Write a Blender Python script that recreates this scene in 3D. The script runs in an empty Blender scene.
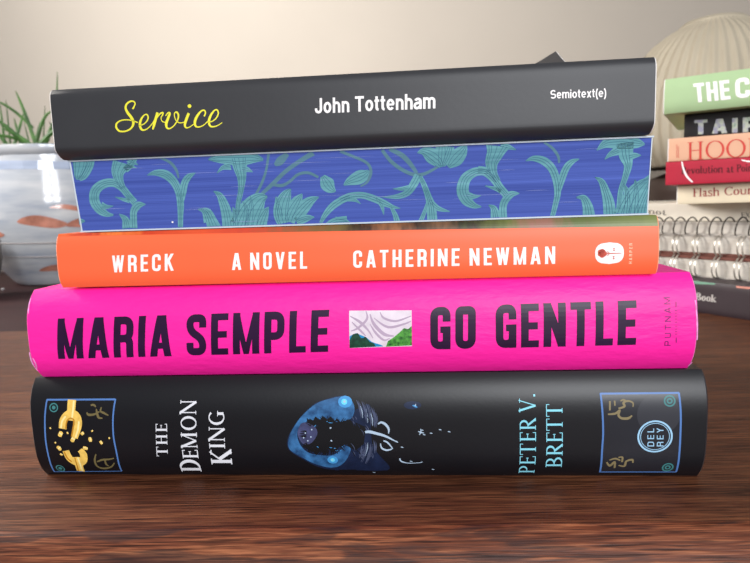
import bpy, bmesh, math, random
from mathutils import Vector, Matrix
PI = math.pi
R = math.radians
rnd = random.Random(7)
scene = bpy.context.scene
COL = scene.collection

# ------------------------------------------------------------------ camera, world, light, exposure
cam_data = bpy.data.cameras.new('camera')
cam = bpy.data.objects.new('camera', cam_data)
COL.objects.link(cam)
cam_data.sensor_width = 36.0
cam_data.lens = 566.0 / 750.0 * 36.0
cam_data.clip_start = 0.01
cam_data.dof.use_dof = True
cam_data.dof.focus_distance = 0.201
cam_data.dof.aperture_fstop = 25.0
cam.matrix_world = (Matrix.Translation((0, 0, 0.104)) @ Matrix.Rotation(R(90 - 8), 4, 'X')
                    @ Matrix.Rotation(R(-2.26), 4, 'Z'))
scene.camera = cam

scene.view_settings.view_transform = 'Standard'
scene.view_settings.look = 'None'
scene.view_settings.exposure = 0.0
scene.view_settings.gamma = 1.0
scene.view_settings.use_curve_mapping = False

world = bpy.data.worlds.new('world')
scene.world = world
world.use_nodes = True
bg = world.node_tree.nodes['Background']
bg.inputs[0].default_value = (0.92, 0.95, 1.0, 1)
bg.inputs[1].default_value = 0.22


def area(name, loc, target, sx, sy, power, color):
    d = bpy.data.lights.new(name, 'AREA')
    d.shape = 'RECTANGLE'
    d.size, d.size_y = sx, sy
    d.energy = power
    d.color = color
    o = bpy.data.objects.new(name, d)
    COL.objects.link(o)
    o.location = loc
    o.rotation_euler = (Vector(target) - Vector(loc)).to_track_quat('-Z', 'Y').to_euler()
    return o


# daylight through the panes of the window behind the photographer, a second window to the left, then an added wall fill
WIN = Vector((0.48, -1.75, 0.90))
for i in range(2):
    for j in range(4):
        p = WIN + Vector(((i - 0.5) * 0.50, (i - .5) * .12, (j - 1.5) * 0.34))
        area('daylight_pane', p, p + Vector((-0.24, 1, -0.32)), 0.37, 0.215, 7.3, (0.95, 0.97, 1.0))
left = area('daylight_left', (-1.30, 0.60, 0.66), (-0.15, 0.25, 0.0), 0.5, 0.6, 9.0, (1.0, 0.95, 0.89))
left.data.spread = R(95)
side = area('added_wall_fill', (-0.85, -0.10, 1.05), (-0.20, 1.22, 0.50), 0.5, 0.6, 5.0, (1.0, 0.985, 0.965))  # added light without a window, brightens the left and middle of the wall
side.data.spread = R(57)


# ------------------------------------------------------------------ materials
def lin(c):
    return tuple(((v / 255) / 12.92 if v <= 10.31 else (((v / 255) + 0.055) / 1.055) ** 2.4) for v in c) + (1.0,)


def mat(name, rgb, rough=0.5, spec=0.4, var=0.06, scale=60.0, bump=0.0, bump_scale=400.0, metallic=0.0,
        stretch=(1, 1, 1), coat=0.0, rgb2=None):
    m = bpy.data.materials.new(name)
    m.use_nodes = True
    nt = m.node_tree
    b = nt.nodes['Principled BSDF']
    b.inputs['Roughness'].default_value = rough
    b.inputs['Specular IOR Level'].default_value = spec
    b.inputs['Metallic'].default_value = metallic
    b.inputs['Coat Weight'].default_value = coat
    b.inputs['Coat Roughness'].default_value = 0.12
    tc = nt.nodes.new('ShaderNodeTexCoord')
    mp = nt.nodes.new('ShaderNodeMapping')
    mp.inputs['Scale'].default_value = stretch
    nt.links.new(tc.outputs['Object'], mp.inputs['Vector'])
    no = nt.nodes.new('ShaderNodeTexNoise')
    no.inputs['Scale'].default_value = scale
    no.inputs['Detail'].default_value = 4
    nt.links.new(mp.outputs[0], no.inputs['Vector'])
    ra = nt.nodes.new('ShaderNodeValToRGB')
    c = lin(rgb)
    ra.color_ramp.elements[0].position = 0.3
    ra.color_ramp.elements[1].position = 0.7
    ra.color_ramp.elements[0].color = tuple(v * (1 - var) for v in c[:3]) + (1,)
    ra.color_ramp.elements[1].color = (lin(rgb2) if rgb2 else tuple(min(1, v * (1 + var)) for v in c[:3]) + (1,))
    nt.links.new(no.outputs['Fac'], ra.inputs[0])
    nt.links.new(ra.outputs[0], b.inputs['Base Color'])
    if bump:
        n2 = nt.nodes.new('ShaderNodeTexNoise')
        n2.inputs['Scale'].default_value = bump_scale
        n2.inputs['Detail'].default_value = 3
        nt.links.new(mp.outputs[0], n2.inputs['Vector'])
        bp = nt.nodes.new('ShaderNodeBump')
        bp.inputs['Strength'].default_value = bump
        bp.inputs['Distance'].default_value = 0.0006
        nt.links.new(n2.outputs['Fac'], bp.inputs['Height'])
        nt.links.new(bp.outputs[0], b.inputs['Normal'])
    return m


def ramp_mat(name, stops, axis, lo, hi, noise, scale, rough=0.5, speck=None, stretch=(1, 1, 1)):
    """colours laid along one object axis, broken up by noise: printed pictures on covers"""
    m = bpy.data.materials.new(name)
    m.use_nodes = True
    nt = m.node_tree
    b = nt.nodes['Principled BSDF']
    b.inputs['Roughness'].default_value = rough
    tc = nt.nodes.new('ShaderNodeTexCoord')
    sp = nt.nodes.new('ShaderNodeSeparateXYZ')
    nt.links.new(tc.outputs['Object'], sp.inputs[0])
    mr = nt.nodes.new('ShaderNodeMapRange')
    mr.inputs[1].default_value = lo
    mr.inputs[2].default_value = hi
    nt.links.new(sp.outputs[axis], mr.inputs[0])
    mp = nt.nodes.new('ShaderNodeMapping')
    mp.inputs['Scale'].default_value = stretch
    nt.links.new(tc.outputs['Object'], mp.inputs['Vector'])
    no = nt.nodes.new('ShaderNodeTexNoise')
    no.inputs['Scale'].default_value = scale
    no.inputs['Detail'].default_value = 5
    nt.links.new(mp.outputs[0], no.inputs['Vector'])
    sb = nt.nodes.new('ShaderNodeMath')
    sb.operation = 'MULTIPLY_ADD'
    sb.inputs[1].default_value = noise
    sb.inputs[2].default_value = -noise * 0.5
    nt.links.new(no.outputs['Fac'], sb.inputs[0])
    ad = nt.nodes.new('ShaderNodeMath')
    ad.operation = 'ADD'
    nt.links.new(mr.outputs[0], ad.inputs[0])
    nt.links.new(sb.outputs[0], ad.inputs[1])
    ra = nt.nodes.new('ShaderNodeValToRGB')
    els = ra.color_ramp.elements
    els[0].position, els[0].color = stops[0][0], lin(stops[0][1])
    els[1].position, els[1].color = stops[-1][0], lin(stops[-1][1])
    for p, c in stops[1:-1]:
        e = els.new(p)
        e.color = lin(c)
    nt.links.new(ad.outputs[0], ra.inputs[0])
    nt.links.new(ra.outputs[0], b.inputs['Base Color'])
    return m


def wood_mat(name, dark, mid, light, rough=0.38, worn=0.0, contrast=(0.3, 0.5, 0.72)):
    m = bpy.data.materials.new(name)
    m.use_nodes = True
    nt = m.node_tree
    L = nt.links.new
    b = nt.nodes['Principled BSDF']
    b.inputs['Specular IOR Level'].default_value = 0.24
    tc = nt.nodes.new('ShaderNodeTexCoord')

    def noise(scl, sc, det, dist=0.0):
        mp = nt.nodes.new('ShaderNodeMapping')
        mp.inputs['Scale'].default_value = scl
        L(tc.outputs['Object'], mp.inputs['Vector'])
        no = nt.nodes.new('ShaderNodeTexNoise')
        no.inputs['Scale'].default_value = sc
        no.inputs['Detail'].default_value = det
        no.inputs['Distortion'].default_value = dist
        L(mp.outputs[0], no.inputs['Vector'])
        return no.outputs['Fac']

    def math_(op, a, c, d=None):
        n = nt.nodes.new('ShaderNodeMath')
        n.operation = op
        for k, v in ((0, a), (1, c), (2, d)):
            if v is None:
                continue
            if isinstance(v, (int, float)):
                n.inputs[k].default_value = v
            else:
                L(v, n.inputs[k])
        return n.outputs[0]

    broad = noise((0.06, 1.0, 1.0), 170, 5, 0.5)
    grain = noise((0.034, 1.0, 1.0), 1250, 4, 0.2)
    fine = noise((0.03, 1.0, 1.0), 2600, 2)
    v = math_('MULTIPLY_ADD', grain, 0.50, math_('MULTIPLY_ADD', broad, 0.34, math_('MULTIPLY', fine, 0.22)))
    ra = nt.nodes.new('ShaderNodeValToRGB')
    els = ra.color_ramp.elements
    els[0].position, els[0].color = contrast[0] + .1, lin(dark)
    els[1].position, els[1].color = contrast[2], lin(light)
    e = els.new(contrast[1])
    e.color = lin(mid)
    L(v, ra.inputs[0])
    col = ra.outputs[0]
    # open pores: short dark dashes
    pores = noise((0.035, 1.0, 1.0), 1500, 2)
    pr = nt.nodes.new('ShaderNodeValToRGB')
    pr.color_ramp.elements[0].position, pr.color_ramp.elements[0].color = 0.38, (0.22, 0.2, 0.2, 1)
    pr.color_ramp.elements[1].position, pr.color_ramp.elements[1].color = 0.47, (1, 1, 1, 1)
    L(pores, pr.inputs[0])
    mx = nt.nodes.new('ShaderNodeMix')
    mx.data_type = 'RGBA'
    mx.blend_type = 'MULTIPLY'
    mx.inputs[0].default_value = 0.8
    L(col, mx.inputs[6])
    L(pr.outputs[0], mx.inputs[7])
    col = mx.outputs[2]
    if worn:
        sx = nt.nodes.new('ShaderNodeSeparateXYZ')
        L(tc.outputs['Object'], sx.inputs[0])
        st = math_('MULTIPLY_ADD', sx.outputs[0], -0.45, noise((0.14, 1.0, 1.0), 210, 6, 0.8))  # wear blotches fade rightward, putting the edge's lit right end into colour
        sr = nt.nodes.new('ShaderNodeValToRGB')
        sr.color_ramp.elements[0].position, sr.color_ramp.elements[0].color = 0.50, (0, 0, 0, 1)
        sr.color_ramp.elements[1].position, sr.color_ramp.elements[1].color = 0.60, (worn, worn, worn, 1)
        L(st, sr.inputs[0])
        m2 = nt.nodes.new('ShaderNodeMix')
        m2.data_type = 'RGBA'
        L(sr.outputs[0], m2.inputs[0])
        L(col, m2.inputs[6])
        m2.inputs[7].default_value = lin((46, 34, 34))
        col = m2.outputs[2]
    L(col, b.inputs['Base Color'])
    rr = nt.nodes.new('ShaderNodeMapRange')
    rr.inputs[3].default_value = rough - 0.08
    rr.inputs[4].default_value = rough + 0.14
    L(grain, rr.inputs[0])
    L(rr.outputs[0], b.inputs['Roughness'])
    bp = nt.nodes.new('ShaderNodeBump')
    bp.inputs['Strength'].default_value = 0.35
    bp.inputs['Distance'].default_value = 0.0005
    L(v, bp.inputs['Height'])
    L(bp.outputs[0], b.inputs['Normal'])
    return m


# ------------------------------------------------------------------ objects
def finish(name, bm, mats, parent=None, smooth=35):
    me = bpy.data.meshes.new(name)
    bm.normal_update()
    bm.to_mesh(me)
    bm.free()
    for m in (mats if isinstance(mats, (list, tuple)) else [mats]):
        me.materials.append(m)
    if smooth:
        for p in me.polygons:
            p.use_smooth = True
        me.set_sharp_from_angle(angle=R(smooth))
    o = bpy.data.objects.new(name, me)
    COL.objects.link(o)
    if parent:
        o.parent = parent
    return o


def tag(o, label, cat, group=None):
    o['label'] = label
    o['category'] = cat
    if group:
        o['group'] = group
    return o


def thing(name, label, cat, loc, rot=(0, 0, 0), group=None):
    o = bpy.data.objects.new(name, None)
    o.empty_display_size = 0.02
    COL.objects.link(o)
    o.location = loc
    o.rotation_euler = rot
    return tag(o, label, cat, group)


def add_box(bm, x0, x1, y0, y1, z0, z1, mi=0, bev=0.0):
    r = bmesh.ops.create_cube(bm, size=1.0)
    vs = r['verts']
    for v in vs:
        v.co = Vector((x0 + (v.co.x + .5) * (x1 - x0), y0 + (v.co.y + .5) * (y1 - y0), z0 + (v.co.z + .5) * (z1 - z0)))
    fs = set(f for v in vs for f in v.link_faces)
    if bev:
        es = list(set(e for v in vs for e in v.link_edges))
        g = bmesh.ops.bevel(bm, geom=es, offset=bev, segments=2, affect='EDGES', profile=0.6)
        fs = set(f for f in g['faces']) | set(f for f in fs if f.is_valid)
    for f in fs:
        f.material_index = mi


def lathe(bm, prof, n=96, mi=0, rib=0.0, nrib=0, cx=0.0, cy=0.0):
    rings = []
    for r, z in prof:
        ring = []
        for k in range(n):
            a = 2 * PI * k / n
            q = r
            if rib and r > 0.02:
                q = r * (1 + rib * math.cos(nrib * a))
            ring.append(bm.verts.new((cx + q * math.cos(a), cy + q * math.sin(a), z)))
        rings.append(ring)
    for a, b in zip(rings, rings[1:]):
        for k in range(n):
            f = bm.faces.new((a[k], a[(k + 1) % n], b[(k + 1) % n], b[k]))
            f.material_index = mi
    return rings


def tube(bm, pts, r, n=8, closed=False, mi=0):
    pts = [Vector(p) for p in pts]
    N = len(pts)
    rings = []
    up = Vector((0, 0, 1))
    prev = None
    for i, p in enumerate(pts):
        a = pts[(i - 1) % N] if (closed or i > 0) else p
        b = pts[(i + 1) % N] if (closed or i < N - 1) else p
        t = (b - a).normalized()
        if prev is None:
            s = t.cross(up if abs(t.z) < .9 else Vector((1, 0, 0))).normalized()
        else:
            s = (prev - t * prev.dot(t)).normalized()
        prev = s
        w = t.cross(s)
        rr = r[i] if isinstance(r, (list, tuple)) else r
        rings.append([bm.verts.new(p + (s * math.cos(2 * PI * k / n) + w * math.sin(2 * PI * k / n)) * rr) for k in range(n)])
    m = N if closed else N - 1
    for i in range(m):
        a, b = rings[i], rings[(i + 1) % N]
        for k in range(n):
            f = bm.faces.new((a[k], a[(k + 1) % n], b[(k + 1) % n], b[k]))
            f.material_index = mi
    if not closed:
        bm.faces.new(list(reversed(rings[0]))).material_index = mi
        bm.faces.new(rings[-1]).material_index = mi


# ------------------------------------------------------------------ books
BOOKS = {   # spine frames in millimetres: place of the spine foot, yaw and tilt in degrees, length, thickness, spine rounding, depth
 'demon':  dict(loc=(-10.2, 205.9, 0.0),  yaw=-5.0, tilt=0.0,  L=253.0, T=40.4, s=5.2, e=3.4, k=0.0, D=158),
 'pink':   dict(loc=(-11.0, 207.4, 40.6), yaw=-5.0, tilt=0.0,  L=245.5, T=34.7, s=6.0, e=3.0, k=1.0, D=152),
 'orange': dict(loc=(-10.6, 205.5, 75.8), yaw=-5.0, tilt=0.25, L=219.0, T=20.4, s=2.0, e=3.5, k=1.0, D=146),
 'purple': dict(loc=(-7.9, 207.0, 96.4),  yaw=-5.0, tilt=0.3,  L=210.4, T=26.8, s=0.0, e=4.0, k=0.0, D=134),
 'black':  dict(loc=(-9.6, 203.0, 123.4), yaw=-5.0, tilt=0.25, L=209.6, T=24.6, s=1.8, e=10.0, k=0.5, low=2.6, D=140),
}
BACK = {
 'handbook': dict(loc=(250.0, 518.5, 0.0),   yaw=-62.0, tilt=0, L=230.0, T=27.0, s=1.0, e=6.0, k=0, D=150),
 'lower':    dict(loc=(268.0, 524.0, 27.2),  yaw=-57.0, tilt=0, L=205.0, T=18.6, s=0, e=4, k=0, D=146),
 'upper':    dict(loc=(269.0, 524.0, 46.0),  yaw=-56.0, tilt=0, L=205.0, T=18.0, s=0, e=4, k=0, D=146),
 'coil':     dict(loc=(269.0, 521.0, 64.2),  yaw=-55.0, tilt=0, L=200.0, T=11.2, s=0, e=4, k=0, D=140),
 'white':    dict(loc=(284.0, 528.0, 75.6),  yaw=-50.0, tilt=0, L=210.0, T=16.6, s=.6, e=5, k=0, D=135),
 'cream': dict(loc=(336.6, 415.1, 92.4), yaw=-32.0, tilt=0, L=203.0, T=15.6, s=.5, e=6, k=0, D=130),
 'red': dict(loc=(326.2, 411.3, 108.2), yaw=-31.0, tilt=0, L=205.0, T=18.4, s=.5, e=6, k=0, D=130),
 'peach': dict(loc=(327.1, 409.9, 126.8), yaw=-31.0, tilt=0, L=206.0, T=17.8, s=.5, e=6, k=0, D=132),
 'slim': dict(loc=(334.0, 411.1, 144.8), yaw=-31.0, tilt=0, L=195.0, T=18.0, s=.5, e=6, k=0, D=125),
 'green': dict(loc=(321.1, 400.6, 163.0), yaw=-32.0, tilt=0, L=212.0, T=26.5, s=3.0, e=3.0, k=1.5, D=145),
}

SPEC = dict(BOOKS)
SPEC.update(BACK)
MM = 0.001


def prof(b, z):
    t = min(max(z / b['T'], 0.0), 1.0)
    y = -b['s'] * (1 - abs(2 * t - 1) ** b['e']) + b['k'] * (t - 0.5)
    if b.get('low'):                     # the lower cover is creased back along the foot of the spine
        y += b['low'] * max(0.0, 1 - z / 3.4) ** 1.2
    return y


def on_spine(b, u, z, off=0.0):
    """a point of the spine in the book's own frame (mm in, metres out), lifted `off` mm along its normal"""
    y = prof(b, z)
    d = (prof(b, z + 0.2) - prof(b, z - 0.2)) / 0.4
    n = Vector((0, -1, d)).normalized()
    return Vector((u, y + n.y * off, z + n.z * off)) * MM


def book_root(key, name, label, group):
    b = SPEC[key]
    return thing(name, label, 'book', tuple(v * MM for v in b['loc']), (0, R(b['tilt']), R(b['yaw'])), group)


def case(key, root, mats, board=2.4, edge=0.8, inset=0.3, name='cover', top_cut=None, art=None, lift=None):
    """boards and spine in one wrapped shell, open at head, tail and fore edge"""
    b = SPEC[key]
    T, D, Lh = b['T'], b['D'], b['L'] / 2
    n = 30
    ts = [0.5 - 0.5 * math.cos(PI * i / n) for i in range(n + 1)]
    out = [(D, 0.0), (D * .66, 0.0), (D * .33, 0.0), (12.0, 0.0)]
    out += [(prof(b, t * T), t * T) for t in ts]
    out += [(12.0, T), (D * .2, T), (D * .33, T), (D * .5, T), (D * .66, T), (D * .8, T), (D * .9, T), (D, T)]
    inn = []
    for i, (y, z) in enumerate(out):
        if z <= 0.0 and y > 3:
            inn.append((y, board))
        elif z >= T and y > 3:
            inn.append((y, T - board))
        else:
            zz = min(max(z, board), T - board)
            inn.append((y + board, zz))
    us = [-Lh, -Lh + edge] + [-Lh + edge + (2 * Lh - 2 * edge) * k / 24 for k in range(1, 24)] + [Lh - edge, Lh]
    bm = bmesh.new()
    go, gi = [], []
    for k, u in enumerate(us):
        f = inset if k in (0, len(us) - 1) else 0.0
        ro, ri = [], []
        for (yo, zo), (yi, zi) in zip(out, inn):
            dz = lift(u, yo) if (lift and zo >= T and yo > 3) else 0.0
            ro.append(bm.verts.new(Vector((u, yo + (yi - yo) * f, zo + (zi - zo) * f + dz)) * MM))
            ri.append(bm.verts.new(Vector((u, yi, zi + dz)) * MM))
        go.append(ro)
        gi.append(ri)
    P = len(out)
    last = len(us) - 2
    for k in range(len(us) - 1):
        endm = 1 if k in (0, last) else 0
        for i in range(P - 1):
            f = bm.faces.new((go[k][i], go[k][i + 1], go[k + 1][i + 1], go[k + 1][i]))
            zmid = (out[i][1] + out[i + 1][1]) / 2
            f.material_index = endm
            if art is not None and zmid > art and not endm:
                f.material_index = 2
            f2 = bm.faces.new((gi[k][i + 1], gi[k][i], gi[k + 1][i], gi[k + 1][i + 1]))
            f2.material_index = 1
        for i in (0, P - 1):
            q = (go[k][i], go[k + 1][i], gi[k + 1][i], gi[k][i])
            bm.faces.new(q if i == 0 else tuple(reversed(q))).material_index = 1
    for k in (0, len(us) - 1):
        for i in range(P - 1):
            q = (go[k][i], gi[k][i], gi[k][i + 1], go[k][i + 1])
            bm.faces.new(q if k == 0 else tuple(reversed(q))).material_index = 1
    return finish(name, bm, mats, root, smooth=30)


def pages(key, root, m, board=2.4, rim=3.0, front=2.6):
    b = SPEC[key]
    T, D, Lh = b['T'], b['D'], b['L'] / 2
    yf = min(prof(b, T * .5) + front + board, prof(b, 0) + board + 2)
    bm = bmesh.new()
    n = 12
    ring = []
    for i in range(n + 1):
        z = board + (T - 2 * board) * i / n
        ring.append((prof(b, z) + front, z))
    sec = ring + [(D - rim, T - board), (D - rim - 2.0, T / 2), (D - rim, board)]
    A = [bm.verts.new(Vector((-Lh + rim, y, z)) * MM) for y, z in sec]
    B = [bm.verts.new(Vector((Lh - rim, y, z)) * MM) for y, z in sec]
    k = len(sec)
    for i in range(k):
        bm.faces.new((A[i], A[(i + 1) % k], B[(i + 1) % k], B[i]))
    bm.faces.new(list(reversed(A)))
    bm.faces.new(B)
    bmesh.ops.recalc_face_normals(bm, faces=bm.faces[:])
    return finish('page_block', bm, m, root)


# ------------------------------------------------------------------ print on spines: strokes and filled shapes laid on the surface
def smooth_line(q, closed=False, k=6):
    """a soft curve through traced points"""
    n = len(q)
    if n < 3:
        return q
    out = []
    m = n if closed else n - 1
    for i in range(m):
        p1, p2 = q[i], q[(i + 1) % n]
        p0 = q[(i - 1) % n] if (closed or i > 0) else p1
        p3 = q[(i + 2) % n] if (closed or i + 2 < n) else p2
        for j in range(k):
            t = j / k
            out.append(tuple(0.5 * (2 * b + (c - a) * t + (2 * a - 5 * b + 4 * c - d) * t * t + (3 * b - a - 3 * c + d) * t ** 3)
                             for a, b, c, d in zip(p0, p1, p2, p3)))
    if not closed:
        out.append(q[-1])
    return out


class Print:
    def __init__(self, key, off=0.1, clip=None):
        self.b = SPEC[key]
        self.bm = bmesh.new()
        self.off = off
        self.clip = clip

    def P(self, u, z, off=None):
        if self.clip:
            u0, u1, z0, z1 = self.clip
            u, z = min(max(u, u0), u1), min(max(z, z0), z1)
        return self.bm.verts.new(on_spine(self.b, u, z, self.off if off is None else off))

    def ribbon(self, pts, w=None, mi=0, off=None, closed=False, ylim=None, xf=None, step=1.0):
        """pts: (u,z) or (u,z,width) in mm (or in glyph units when xf maps them to mm)"""
        self.n = getattr(self, 'n', 0) + 1
        off = (self.off if off is None else off) + .0035 * (self.n % 8)
        q = [(p[0], p[1], p[2] if len(p) > 2 else w) for p in pts]
        if closed:
            q = q + [q[0]]
        elif not xf:
            q = [(a, b, max(0.01, c)) for a, b, c in smooth_line(q)]
        d = []
        for a, b in zip(q, q[1:]):
            l = math.hypot(b[0] - a[0], b[1] - a[1])
            k = max(1, int(math.ceil(l / step)))
            for i in range(k):
                t = i / k
                d.append(tuple(a[j] + (b[j] - a[j]) * t for j in range(3)))
        d.append(q[-1])
        d = [a for k, a in enumerate(d) if k == 0 or math.hypot(a[0] - d[k - 1][0], a[1] - d[k - 1][1]) > 1e-4]
        L_, R_ = [], []
        N = len(d)
        for i, (x, y, ww) in enumerate(d):
            def nrm(a, b):
                dx, dy = b[0] - a[0], b[1] - a[1]
                l = math.hypot(dx, dy) or 1e-9
                return (-dy / l, dx / l)
            if i == 0:
                n1 = nrm(d[N - 2], d[N - 1]) if closed else nrm(d[0], d[1])
            else:
                n1 = nrm(d[i - 1], d[i])
            if i == N - 1:
                n2 = nrm(d[0], d[1]) if closed else nrm(d[N - 2], d[N - 1])
            else:
                n2 = nrm(d[i], d[i + 1])
            nx, ny = n1[0] + n2[0], n1[1] + n2[1]
            l = math.hypot(nx, ny)
            if l < 1e-6:
                nx, ny, s = n2[0], n2[1], 1.0
            else:
                nx, ny = nx / l, ny / l
                s = 1.0 / max(0.45, nx * n2[0] + ny * n2[1])
            h = ww / 2 * s
            for sgn, lst in ((1, L_), (-1, R_)):
                X, Y = x + nx * h * sgn, y + ny * h * sgn
                if ylim:
                    Y = min(max(Y, ylim[0]), ylim[1])
                if xf:
                    X, Y = xf(X, Y)
                lst.append(self.P(X, Y, off))
        for i in range(N - 1):
            try:
                f = self.bm.faces.new((L_[i], R_[i], R_[i + 1], L_[i + 1]))
                f.material_index = mi
            except ValueError:
                pass

    def fill(self, pts, mi=0, off=None, dz=0.35, xf=None, soft=False):
        """closed outline (u,z) filled in thin slices so that it follows the rounding of the spine"""
        if xf:
            pts = [xf(*p) for p in pts]
        if soft:
            pts = smooth_line(pts, True, 5)
        zs = [p[1] for p in pts]
        z0, z1 = min(zs), max(zs)
        n = max(2, int((z1 - z0) / dz))

        def cross(z):
            r = []
            for a, b in zip(pts, pts[1:] + pts[:1]):
                if (a[1] <= z) != (b[1] <= z):
                    r.append(a[0] + (z - a[1]) / (b[1] - a[1]) * (b[0] - a[0]))
            return sorted(r)
        e = (z1 - z0) / n * 1e-3
        for i in range(n):
            a, b = z0 + (z1 - z0) * i / n, z0 + (z1 - z0) * (i + 1) / n
            ca, cb, cm = cross(a + e), cross(b - e), cross((a + b) / 2)
            if len(ca) != len(cb) or len(ca) != len(cm):
                ca = cb = cm
            for j in range(0, len(ca) - 1, 2):
                f = self.bm.faces.new((self.P(ca[j], a, off), self.P(ca[j + 1], a, off),
                                       self.P(cb[j + 1], b, off), self.P(cb[j], b, off)))
                f.material_index = mi

    def disc(self, cu, cz, ru, rz=None, mi=0, off=None, power=2.0):
        rz = rz or ru
        pts = []
        for i in range(48):
            a = 2 * PI * i / 48
            c, s = math.cos(a), math.sin(a)
            pts.append((cu + ru * math.copysign(abs(c) ** (2 / power), c), cz + rz * math.copysign(abs(s) ** (2 / power), s)))
        self.fill(pts, mi, off, dz=min(0.35, rz / 6))

    def ring(self, cu, cz, r, w, mi=0, off=None, rz=None):
        rz = rz or r
        self.ribbon([(cu + r * math.cos(2 * PI * i / 40), cz + rz * math.sin(2 * PI * i / 40)) for i in range(40)], w, mi, off, closed=True)

    def text(self, s, frame, font, a=0.2, gap=0.16, space=0.45, mi=0, off=None, **kw):
        """frame: baseline start, baseline end, top of the first capital: three (u,z) points"""
        p0, p1, p2 = frame
        ex = Vector((p1[0] - p0[0], p1[1] - p0[1]))
        ey = Vector((p2[0] - p0[0], p2[1] - p0[1]))
        gl = []
        x = 0.0
        for ch in s:
            if ch == ' ':
                x += space
                continue
            w, st = font(ch, a, **kw)
            gl.append((x, st))
            x += w + gap
        x -= gap
        k = 1.0 / x
        for gx, st in gl:
            def xf(X, Y, gx=gx):
                v = ex * ((X + gx) * k) + ey * Y
                return p0[0] + v.x, p0[1] + v.y
            o0 = self.off if off is None else off
            for k2, (pts, w, lim) in enumerate(st):
                self.glyph(pts, w, lim, xf, mi, o0 + .010 * k2)

    def glyph(self, pts, w, lim, xf, mi, off):
        """one stroke of a letter: flat in the letter's own frame, cut at the cap line and base line, then laid on the spine"""
        q = [(p[0], p[1], p[2] if len(p) > 2 else w) for p in pts]
        q = [a for k, a in enumerate(q) if k == 0 or math.hypot(a[0] - q[k - 1][0], a[1] - q[k - 1][1]) > 1e-4]
        if len(q) == 2:                      # slanted strokes run on past the lines and are cut level
            (x0, y0, w0), (x1, y1, w1) = q
            l = math.hypot(x1 - x0, y1 - y0)
            dx, dy = (x1 - x0) / l, (y1 - y0) / l
            if abs(dx) > .02 and abs(dy) > .25:
                e = w * .8
                if y0 <= lim[0] + .12 or y0 >= 0.88:
                    x0, y0 = x0 - dx * e, y0 - dy * e
                if y1 <= lim[0] + .12 or y1 >= 0.88:
                    x1, y1 = x1 + dx * e, y1 + dy * e
            q = [(x0, y0, w0), (x1, y1, w1)]
        closed = len(q) > 3 and math.hypot(q[0][0] - q[-1][0], q[0][1] - q[-1][1]) < 1e-4
        t = bmesh.new()
        n = len(q)
        L_, R_ = [], []
        for i, (x, y, ww) in enumerate(q):
            def nrm(a, b):
                dx, dy = b[0] - a[0], b[1] - a[1]
                l = math.hypot(dx, dy) or 1e-9
                return (-dy / l, dx / l)
            n1 = nrm(q[i - 1], q[i]) if i else (nrm(q[-2], q[-1]) if closed else nrm(q[0], q[1]))
            n2 = nrm(q[i], q[i + 1]) if i < n - 1 else (nrm(q[0], q[1]) if closed else n1)
            nx, ny = n1[0] + n2[0], n1[1] + n2[1]
            l = math.hypot(nx, ny) or 1e-9
            nx, ny = nx / l, ny / l
            h = ww / 2 / max(.45, nx * n2[0] + ny * n2[1])
            L_.append(t.verts.new((x + nx * h, y + ny * h, 0)))
            R_.append(t.verts.new((x - nx * h, y - ny * h, 0)))
        for i in range(n - 1):
            t.faces.new((L_[i], R_[i], R_[i + 1], L_[i + 1]))
        for lo, nv in ((lim[0], -1), (lim[1], 1)):
            bmesh.ops.bisect_plane(t, geom=t.verts[:] + t.edges[:] + t.faces[:], plane_co=(0, lo, 0), plane_no=(0, nv, 0), clear_outer=True)
        for k in range(1, 10):               # level cuts let the letter follow the rounding
            bmesh.ops.bisect_plane(t, geom=t.verts[:] + t.edges[:] + t.faces[:], plane_co=(0, k / 10, 0), plane_no=(0, 1, 0))
        xs = [v.co.x for v in t.verts]
        if xs:
            a, b = min(xs), max(xs)
            for k in range(1, int((b - a) / .09) + 1):
                bmesh.ops.bisect_plane(t, geom=t.verts[:] + t.edges[:] + t.faces[:], plane_co=(a + k * .09, 0, 0), plane_no=(1, 0, 0))
        mp = {}
        for f in t.faces:
            vs = []
            for v in f.verts:
                if v not in mp:
                    mp[v] = self.P(*xf(v.co.x, v.co.y), off)
                vs.append(mp[v])
            self.bm.faces.new(vs).material_index = mi
        t.free()

    def done(self, name, mats, parent):
        bmesh.ops.recalc_face_normals(self.bm, faces=self.bm.faces[:])
        # every face looks out of the spine
        for f in self.bm.faces:
            f.normal_update()
            if f.normal.y > 0:
                f.normal_flip()
        return finish(name, self.bm, mats, parent, smooth=0)


def arc(cx, cy, rx, ry, a0, a1, n=12):
    return [(cx + rx * math.cos(R(a0 + (a1 - a0) * i / n)), cy + ry * math.sin(R(a0 + (a1 - a0) * i / n))) for i in range(n + 1)]


def rp(pts, r, n=6):
    """polyline with rounded corners"""
    out = [pts[0]]
    for a, b, c in zip(pts, pts[1:], pts[2:]):
        v1, v2 = Vector((a[0] - b[0], a[1] - b[1])), Vector((c[0] - b[0], c[1] - b[1]))
        q = min(r, v1.length * .5, v2.length * .5)
        s, e = Vector(b) + v1.normalized() * q, Vector(b) + v2.normalized() * q
        for i in range(n + 1):
            t = i / n
            p = s * (1 - t) ** 2 + Vector(b) * 2 * t * (1 - t) + e * t * t
            out.append((p.x, p.y))
    out.append(pts[-1])
    return out


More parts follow.
